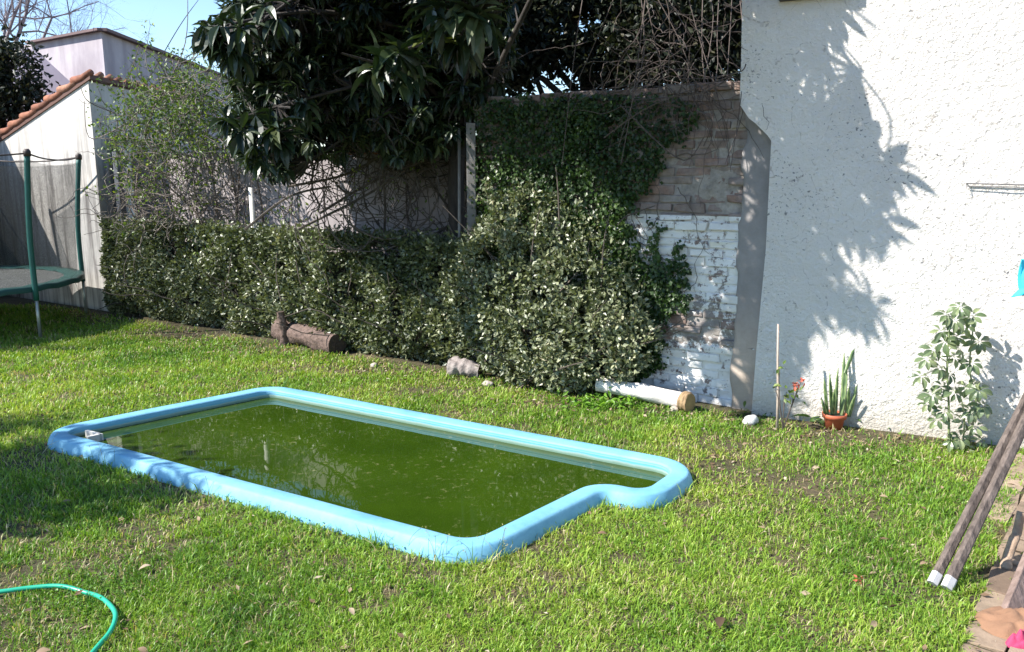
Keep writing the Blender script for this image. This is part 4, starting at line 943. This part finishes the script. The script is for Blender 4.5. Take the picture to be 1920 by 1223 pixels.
a = G(838, 708); b = G(905, 712); log('log', (a[0]+.02, a[1]+.10, .07), (b[0]-.02, b[1]+.08, .05), .080, .062, bark_mat('grey_log', (.13, .105, .10), (.40, .35, .32), (14, 14, 14), 1.0), cutdark, 'short weathered grey log lying under the big rounded shrub', 'log', .22)
def stone(px, py, r, mat, label, flat=.7, name='stone'):
    c = G(px, py); bm = bmesh.new(); bmesh.ops.create_icosphere(bm, subdivisions=3, radius=r); o_ = rng.random()*30
    for v in bm.verts:
        k = 1+.45*(noise2(v.co.x/r+v.co.z/r*.5, v.co.y/r, 1.3, o_)-.5)+.25*(noise2(v.co.z/r, v.co.x/r, 2.6, o_+5)-.5); v.co *= float(k); v.co.z *= flat
    me = bpy.data.meshes.new(name); bm.to_mesh(me); me.materials.append(mat); o = bpy.data.objects.new(name, me); o.location = (c[0], c[1]+r*.5, r*flat*.6); COL.objects.link(o)
    for pl in me.polygons: pl.use_smooth = True
    tag(o, label, 'stone'); return o
rockw = plain_mat('white_rock', (.50, .50, .49), .7, .2, 14, .5); rockp = plain_mat('pale_rock', (.42, .36, .31), .8, .25, 14, .5)
stone(1408, 797, .05, rockw, 'rounded white stone on the grass near the foot of the white wall', .8)
stone(915, 726, .045, rockp, 'small pale stone beside the short grey log')
stone(700, 690, .035, rockp, 'tan stone in the leaf litter below the middle of the hedge')
stone(1265, 772, .035, rockp, 'pale stone under the right end of the whitewashed log', .6)

# ------------------------------------------------------------------ POT PLANTS BY THE WHITE WALL
terr = plain_mat('terracotta_pot', (.42, .10, .045), .6, .15, 10, .1)
pc_ = G(1567, 806); pc_[1] += .04
pot = thing('flower_pot', pc_, 'round terracotta plastic pot standing at the foot of the white wall', 'pot'); PW[pot.name] = pc_
pr_ = [(0, .0), (.056, 0), (.066, .07), (.069, .072), (.069, .074), (.079, .076), (.082, .105), (.077, .106), (.073, .085), (0, .085)]
an = np.arange(28)*2*math.pi/28; V = np.concatenate([np.c_[pc_[0]+r_*np.cos(an), pc_[1]+r_*np.sin(an), np.full(28, z_+.0)] for r_, z_ in pr_]); i = np.arange(28); j = (i+1) % 28
build('pot_body', [(V, np.concatenate([np.stack([k*28+i, k*28+j, (k+1)*28+j, (k+1)*28+i], 1) for k in range(9)]))], terr, pot, True)
build('soil', [(np.c_[pc_[0]+.075*np.cos(an), pc_[1]+.075*np.sin(an), np.full(28, .092)], np.array([list(range(28))]))], plain_mat('potting_soil', (.05, .035, .025), .95, .4, 40, .8), pot)
snake_m = leaf_mat('snake_leaf', [(0, (.035, .07, .03)), (.5, (.09, .15, .06)), (1, (.24, .30, .13))], .4, .1)
sp_ = thing('snake_plant', pc_+np.array([0, 0, .09]), 'tall stiff snake plant growing in the terracotta pot', 'plant'); PW[sp_.name] = pc_+np.array([0, 0, .09])
def blade(base, tip, wd, bend=.0, seg=9):
    base = np.asarray(base, float); tip = np.asarray(tip, float); t = np.linspace(0, 1, seg); ax = unit(tip-base); sd_ = unit(np.cross(ax, np.array([.2, 1, .1])+rng.normal(size=3)*.25)); nr = np.cross(sd_, ax)
    P = base+(tip-base)*t[:, None]+nr*(np.sin(t*math.pi)*bend)[:, None]; ww = wd*np.array([.6, .8, .95, 1, 1, .95, .8, .5, .03])*.5
    V = np.concatenate([P-sd_*ww[:, None]+nr*.006, P-nr*.004, P+sd_*ww[:, None]+nr*.006]); q = []
    i = np.arange(seg-1); F1 = np.stack([i, seg+i, seg+i+1, i+1], 1); F2 = np.stack([seg+i, 2*seg+i, 2*seg+i+1, seg+i+1], 1)
    rn = np.concatenate([np.full(seg, 1.), np.tile([0, .55], seg)[:seg], np.full(seg, 1.)]); return (V, np.concatenate([F1, F2]), rn)
def spt(px, py, dy=0): return atY(px, py, pc_[1]+dy)
def sblade(p0, p1, wd, dy=0): return blade(spt(p0[0], p0[1]), spt(p1[0], p1[1], dy), wd, rng.normal()*.01)
for p0, p1, wd, dy in [((1575, 782), (1588, 690), .038, .02), ((1585, 700), (1612, 631), .026, .05), ((1560, 782), (1556, 700), .026, 0), ((1568, 782), (1572, 690), .024, .03), ((1553, 782), (1545, 706), .022, -.02), ((1588, 782), (1592, 725), .026, -.03), ((1594, 782), (1612, 700), .022, .03), ((1548, 782), (1540, 745), .022, -.02), ((1580, 782), (1583, 660), .030, .04), ((1562, 782), (1565, 730), .03, -.03), ((1590, 782), (1604, 740), .024, -.04)]:
    build('leaf', [sblade(p0, p1, wd, dy)], snake_m, sp_, True)
# schefflera
sch_m = leaf_mat('schefflera_leaf', [(0, (.055, .085, .04)), (.5, (.12, .165, .075)), (1, (.30, .33, .17))], .32, .15, None, .6)
sb = G(1779, 843); sb[1] += .0
sf = thing('schefflera', sb, 'tall umbrella plant with rosettes of oval leaves against the white wall', 'plant'); PW[sf.name] = sb
def qpt(px, py, dy=0): return atY(px, py, sb[1]+dy)
stem = smooth_path([sb, qpt(1779, 760), qpt(1776, 680), qpt(1782, 600)], 14); stem2 = smooth_path([sb+np.array([.14, .05, 0]), qpt(1830, 760, .05), qpt(1818, 690, .04), qpt(1826, 605, .02)], 14); stem3 = smooth_path([sb+np.array([.10, .02, 0]), qpt(1808, 780), qpt(1800, 740)], 8)
ln = [(stem, np.linspace(.008, .004, 14)), (stem2, np.linspace(.007, .004, 14)), (stem3, np.linspace(.006, .003, 8))]; ch = []; SP = np.concatenate([stem, stem2, stem3])
def pinwheel(c, s, nrm):
    n = rng.integers(6, 9); u = unit(np.cross(nrm, rng.normal(size=3))); v = np.cross(nrm, u); th_ = np.arange(n)*2*math.pi/n+rng.random(); d = np.cos(th_)[:, None]*u+np.sin(th_)[:, None]*v+nrm*.1
    d = unit(d+np.array([0, 0, -.35])); L = s*rng.uniform(.8, 1.1, n); return longleaves(c+d*.014, d, L, L*.44, unit(nrm+rng.normal(size=(n, 3))*.15), np.clip(rng.random(n)*.7+.1, 0, 1))
for px, py, dy in [(1800, 575, 0), (1775, 590, -.03), (1822, 592, .0), (1790, 600, -.05), (1810, 610, -.04), (1750, 655, .0), (1738, 672, -.04), (1772, 640, -.02), (1762, 690, -.05), (1728, 705, 0), (1780, 700, .04), (1800, 655, -.04), (1748, 740, -.05), (1740, 755, 0), (1790, 735, -.03), (1770, 770, -.06), (1805, 790, 0), (1758, 785, -.02), (1800, 820, -.04), (1820, 770, .0), (1822, 680, -.02), (1835, 640, 0), (1815, 725, .02), (1835, 730, -.03), (1790, 670, .05), (1830, 800, -.02), (1785, 825, -.05), (1840, 825, .0), (1812, 840, -.05), (1765, 620, .02), (1768, 725, .0), (1795, 630, -.02), (1842, 760, .02)]:
    c = qpt(px, py, dy); q = SP[np.argmin(((SP-c)**2).sum(1))]; ln.append((smooth_path([q-np.array([0, 0, .02]), (q+c)/2+np.array([0, 0, .015]), c], 6), np.linspace(.0035, .002, 6))); ch.append(pinwheel(c, rng.uniform(.062, .086), unit(np.array([rng.normal()*.4, -.7, .7+rng.normal()*.2]))))
build('stem', tubes(ln, 6), plain_mat('green_stem', (.22, .27, .12), .6), sf, True); build('foliage', ch, sch_m, sf)
# cane with a small poinsettia
cb = G(1457, 806); ct = atY(1459, 608, cb[1]+.05)
o = build('cane', [tube([cb, cb*.66+ct*.34+np.array([.004, 0, 0]), cb*.33+ct*.67, ct], [.010, .009, .008, .007], 8)], plain_mat('cane', (.42, .34, .28), .7, .25, 30), smooth=True); tag(o, 'thin bare cane stuck upright in the soil near the white wall corner', 'cane')
pb = cb+np.array([.04, .0, 0]); ps_ = thing('poinsettia', pb, 'thin poinsettia with a few red and yellow-green leaves beside the upright cane', 'plant'); PW[ps_.name] = pb
tips = [atY(px, py, cb[1]-.02) for px, py in [(1488, 722), (1502, 716), (1475, 735), (1462, 690), (1470, 745), (1495, 732), (1452, 722)]]
ln = [(smooth_path([pb, pb*.4+t_*.6+rng.normal(size=3)*.01, t_], 8), np.linspace(.004, .002, 8)) for t_ in tips]; build('stem', tubes(ln, 5), twig_mat, ps_)
gp = []; rp = []
for k, t_ in enumerate(tips):
    pp = t_+rng.normal(size=(6, 3))*.014; (rp if k in (0, 1) else gp).append(leaves(pp, rng.normal(size=(6, 3))+np.array([.3, 0, -.3]), .045, .022, rng.normal(size=(6, 3))*.5+np.array([0, -.5, .8])))
build('green_leaves', gp, vmat, ps_); red_m = leaf_mat('red_bract', [(0, (.45, .06, .04)), (1, (.55, .16, .10))], .5, .2, (1.2, 1, 1)); build('red_leaves', rp, red_m, ps_)
# weeds at the wall foot
def weed(px, py, n, s, mat, label, name='weed', spread=.06, off_=.07, hgt=.5):
    c = G(px, py); c[1] += off_; d = unit(rng.normal(size=(n, 3))*np.array([1, 1, .35])+np.array([0, 0, hgt])); L = s*rng.uniform(.5, 1.2, n)
    o = build(name, [longleaves(c+rng.normal(size=(n, 3))*np.array([spread, spread*.5, 0])+np.array([0, 0, .0])+np.array([0, 0, 1])*np.abs(rng.normal(size=(n, 1)))*s*.4, d, L, L*.3, unit(rng.normal(size=(n, 3))*.4+np.array([0, 0, 1.])), rng.random(n))], mat, smooth=True); return tag(o, label, 'weed')
dgl = leaf_mat('dark_weed', [(0, (.02, .05, .012)), (1, (.09, .17, .03))], .45, .25)
weed(1620, 798, 130, .06, dgl, 'dark leafy weed clump in the shade right of the terracotta pot', spread=.07)
weed(1690, 812, 60, .045, dgl, 'small leafy weed between the pot and the umbrella plant', spread=.05)
weed(1520, 795, 9, .15, dgl, 'dark strappy leaf clump leaning just left of the terracotta pot', spread=.02, hgt=1.0)
weed(1392, 785, 22, .06, vmat, 'few grass-like shoots at the base of the cement pillar', spread=.04)
weed(1432, 792, 50, .035, dgl, 'low green weed at the foot of the upright cane', spread=.06)
weed(1810, 850, 70, .05, dgl, 'dark weeds at the foot of the umbrella plant', spread=.08, off_=.1)
weed(1120, 762, 260, .07, leaf_mat('bright_weed', [(0, (.07, .17, .015)), (1, (.18, .33, .03))], .45, .3), 'bright green weed patch in front of the whitewashed log', spread=.14, off_=.0)
weed(1245, 690, 60, .05, vmat, 'yellow-green shoots at the lower right of the big shrub', spread=.07, off_=-.05) if False else None

# ------------------------------------------------------------------ RIGHT FOREGROUND: poles, board, root, cloths
pw = bark_mat('weathered_wood', (.045, .033, .028), (.20, .155, .13), (30, 30, 5), .8); wpaint = plain_mat('white_paint', (.45, .44, .45), .6, .12, 30)
# scuffed base coat is in the material
def pole(p0px, p1px, Yend, wd, label, th_=.03):
    a = G(*p0px); b = atY(p1px[0], p1px[1], Yend); d_ = unit(b-a); b = a+d_*2.3; s_ = unit(np.cross(d_, np.array([0, -1, .3]))); n_2 = np.cross(s_, d_)
    a = a+np.array([0, 0, .02]); o = thing('wooden_pole', a, label, 'wooden pole', 'poles leaning at the right edge'); PW[o.name] = a
    n = 16; ch = []
    def plank(u0, u1, grow):
        V = []; k_ = 12
        for i_ in range(k_):
            t_ = u0+(u1-u0)*i_/(k_-1); c_ = a+d_*t_+n_2*(noise2(t_, 3., 3, wd*50)-.5)*.012; w_ = wd*(1+.12*(noise2(t_, 5., 6, wd*90)-.5))/2+grow
            for x_, y_ in ((-1, -.6), (-.6, -1), (.6, -1), (1, -.6), (1, .6), (.6, 1), (-.6, 1), (-1, .6)): V.append(c_+s_*x_*w_+n_2*y_*(th_/2+grow))
        i = np.arange(k_-1)[:, None]*8; j = np.arange(8)[None]; j2 = (j+1) % 8
        return (np.array(V), [np.stack([i+j, i+8+j, i+8+j2, i+j2], -1).reshape(-1, 4), np.array([list(range(8))]), np.array([list(range((k_-1)*8, k_*8))[::-1]])])
    build('shaft', [plank(.03, 2.3, 0)], pw, o, False); build('painted_tip', [plank(0, .052, .001)], wpaint, o, False); return o
pole((1747, 1103), (1925, 755), 3.55, .038, 'dark slender wooden pole with a white painted foot, the left one of the leaning pair')
pole((1773, 1112), (1932, 778), 3.47, .041, 'paler grained wooden pole with a white painted foot, the right one of the leaning pair')
a = G(1893, 1157); b = atY(1955, 1000, 3.2); d_ = unit(b-a); s_ = unit(np.cross(d_, (0, -1, .2)))
o = build('board', [box(a+d_*.5+np.array([0, .0, .0]), (1.0, .075, .03), [d_, s_, np.cross(d_, s_)], .003)], bark_mat('board_wood', (.12, .08, .065), (.28, .20, .17), (25, 25, 8), .6)); bevel(o, .004); tag(o, 'short brown board leaning on the paving at the right edge', 'board')
rp_ = [G(1893, 1080)+np.array([0, .03, .02]), atY(1888, 1050, 3.3), atY(1900, 1015, 3.34), atY(1906, 1000, 3.38), atY(1915, 960, 3.4)]
rt = tube(smooth_path(rp_, 16), np.linspace(.022, .016, 16)*(1+.2*rng.random(16)), 9); r2_ = tube(smooth_path([rp_[1], rp_[1]+np.array([.05, -.03, -.02]), G(1915, 1085)], 8), np.linspace(.016, .01, 8), 8)
o = build('root', [rt, r2_], bark_mat('tan_root', (.28, .19, .13), (.46, .34, .25), (20, 20, 20), .7), smooth=True); tag(o, 'gnarled tan root standing on the paving at the right edge', 'root')
def cloth(cx, cy, ex, ey, hgt, mat, label, name='cloth', seed=0.):
    n = 30; c = G(cx, cy); X, Y_ = np.meshgrid(np.linspace(-1, 1, n), np.linspace(-1, 1, n)); rr = np.sqrt(X**2+Y_**2)
    z = .012+hgt*np.clip(1-rr, 0, 1)**.6+.04*np.abs(np.sin(X*5+noise2(X*2, Y_*2, 1, seed)*6)*np.cos(Y_*4+seed))*np.clip(1.1-rr, 0, 1)
    sc_ = np.where(rr > 1, 1/np.maximum(rr, 1), 1)*(.95+.10*(noise2(np.arctan2(Y_, X)*2, rr*0, 1, seed)-.5)); P = np.stack([c[0]+X*sc_*ex, c[1]+Y_*sc_*ey, z], -1).reshape(-1, 3)
    i = np.arange(n-1)[:, None]*n+np.arange(n-1)[None]; o = build(name, [(P, np.stack([i, i+1, i+n+1, i+n], -1).reshape(-1, 4))], mat, smooth=True); return tag(o, label, 'cloth')
cloth(1912, 1180, .16, .14, .035, plain_mat('tan_fabric', (.24, .13, .075), .9, .15, 20, .3), 'crumpled tan brown cloth on the paving, bottom right corner', seed=2.)
cloth(1918, 1216, .07, .035, .05, plain_mat('pink_fabric', (.42, .04, .11), .8, .1, 20, .2), 'bright pink cloth beside the tan one, bottom right corner', seed=7.)
# blue towel hanging in front of the wall at the right edge
m = plain_mat('blue_fabric', (.05, .50, .66), .85, .2, 16, .3)
tl = atY(1916, 505, 4.35); V = []
nA, nB = 16, 20
for j_ in range(nB):
    for i_ in range(nA):
        u_ = i_/(nA-1); v_ = j_/(nB-1); left = 1915-7*math.sin(v_*3)-(18*max(0, v_-.8)/.2 if v_ > .8 else 0); px = left+(u_)*(70+20*v_); py = 486+72*v_*(1-.12*u_)
        p = atY(px, py-(8*u_ if v_ > .9 else 0), 4.35+.02*math.sin(u_*14+v_*2)); V.append(p)
i = np.arange(nB-1)[:, None]*nA+np.arange(nA-1)[None]
o = build('towel', [(np.array(V), np.stack([i, i+1, i+nA+1, i+nA], -1).reshape(-1, 4))], m, smooth=True); sm_ = o.modifiers.new('solid', 'SOLIDIFY'); sm_.thickness = .004
tag(o, 'turquoise blue towel hanging before the white wall, cut by the right edge', 'towel')

# ------------------------------------------------------------------ HOSE
hp = [G(-60, 1125), G(0, 1119), G(60, 1112), G(115, 1110), G(160, 1117), G(190, 1130), G(213, 1155), G(218, 1175), G(208, 1200), G(188, 1223), G(165, 1250)]
hz2 = [.022, .022, .024, .026, .015, .022, .032, .035, .033, .030, .03]
hp = [Z3(p, z) for p, z in zip(hp, hz2)]
m, nd, lk, bs = new_mat('hose_rubber'); bs.inputs['Base Color'].default_value = (.02, .36, .22, 1); bs.inputs['Roughness'].default_value = .32
o = build('garden_hose', [tube(smooth_path(hp, 60), .0095, 12)], m, smooth=True); tag(o, 'green garden hose curling through the grass at the lower left', 'hose')

# ------------------------------------------------------------------ FALLEN LEAVES
dl = leaf_mat('dead_leaves', [(0, (.07, .045, .028)), (.5, (.18, .115, .07)), (.85, (.32, .24, .16)), (1, (.48, .41, .32))], .7, .12, (1.2, 1.1, .9), .2)
N = 3900; y = 2.0+rng.random(N)**1.1*8; x = (rng.random(N)*2-1)*(.66*y+.3)
bedx = rng.random(N) < .60; tt = rng.uniform(-9, 2.0, N); ddp = np.abs(rng.normal(size=N))*.30+.12
DX = np.where(tt > 0, RD[0], WD[0]); DY = np.where(tt > 0, RD[1], WD[1]); bx = R0[0]+DX*tt+WN[0]*(ddp+np.where(tt < -.6, .14, 0)); by = R0[1]+DY*tt+WN[1]*(ddp+np.where(tt < -.6, .14, 0)); x = np.where(bedx, bx, x); y = np.where(bedx, by, y)
for k, (b1_, b2_, s1, s2) in enumerate(BARE[:6]):
    sl_ = slice(k*70, (k+1)*70); x[sl_] = b1_+rng.normal(size=70)*s1*.7; y[sl_] = b2_+rng.normal(size=70)*s2*.7
k = ~inpoly(x, y, [tuple(q) for q in pool_out]) & (in_beds(x, y) > .05); x, y = x[k], y[k]; N = len(x)
L = rng.uniform(.012, .045, N); gsp = grass_prob(x, y); pos = np.c_[x, y, .008+.022*gsp*rng.random(N)]
o = build('leaf_litter', [leaves(pos, rng.normal(size=(N, 3))*np.array([1, 1, .25]), L, L*.5, rng.normal(size=(N, 3))*.35+np.array([0, 0, 1]), rng.random(N))], dl); tag(o, 'scattered dry brown leaf litter along the hedge and wall foot', 'leaf litter', kind='stuff')
spots = [(1665, 933, .05, 'curled tan dead leaf on the lawn right of the pool'), (1642, 1165, .055, 'pale tan dead leaf on the grass near the lower right paving'), (1352, 1157, .085, 'long dark brown dead leaf on the lawn below the pool corner'), (283, 1060, .06, 'pale grey-tan leaf on the lawn above the hose'), (258, 1216, .05, 'pale leaf on the grass right of the hose, bottom edge'),
         (655, 1140, .05, 'small whitish leaf on the lawn in front of the pool'), (1738, 1055, .04, 'small tan leaf on the grass left of the leaning poles'), (1120, 1000, .05, 'brown leaf on the grass just below the pool step'), (470, 985, .05, 'pinkish leaf on the lawn near the shaded pool corner'), (95, 1219, .07, 'flat tan leaf on the grass beneath the hose, bottom edge')]
for px, py, s_, lb in spots:
    c = G(px, py, .035); o = build('dead_leaf', [longleaves(np.array([c]), np.array([[rng.normal(), rng.normal()*.5, .15]]), np.array([s_*.95]), np.array([s_*.42]), np.array([[rng.normal()*.3, -.3, 1]]), np.array([.45+.5*rng.random() if 'dark' not in lb else .05]))], dl, smooth=True); tag(o, lb, 'leaf', 'single dead leaves on the lawn')
o = build('fallen_flower', [leaves(G(1612, 1088, .03)+rng.normal(size=(9, 3))*.006, rng.normal(size=(9, 3)), .02, .012)], red_m); tag(o, 'tiny red fallen flower on the lawn left of the leaning poles', 'flower')

# ------------------------------------------------------------------ SHADE TREE outside the left edge (its shadow lies on the lawn and pool corner)
cl = []
for px, py in [(30, 850), (80, 880), (140, 900), (60, 930), (200, 930), (10, 900), (120, 845), (180, 870), (-60, 880), (-40, 950), (260, 925), (20, 800), (60, 960)]:
    W = G(px, py); t_ = 3.6+rng.random()*.8; c = W-SD*t_; cl.append((*c, .17+.06*rng.random()))
base = (-5.9, 3.7, 0)
far_tree('shade_tree', 'leafy tree standing left of the lawn, outside the view', base, cl, 5200, .09, hedge_mat, bark, .09, .30, 44)
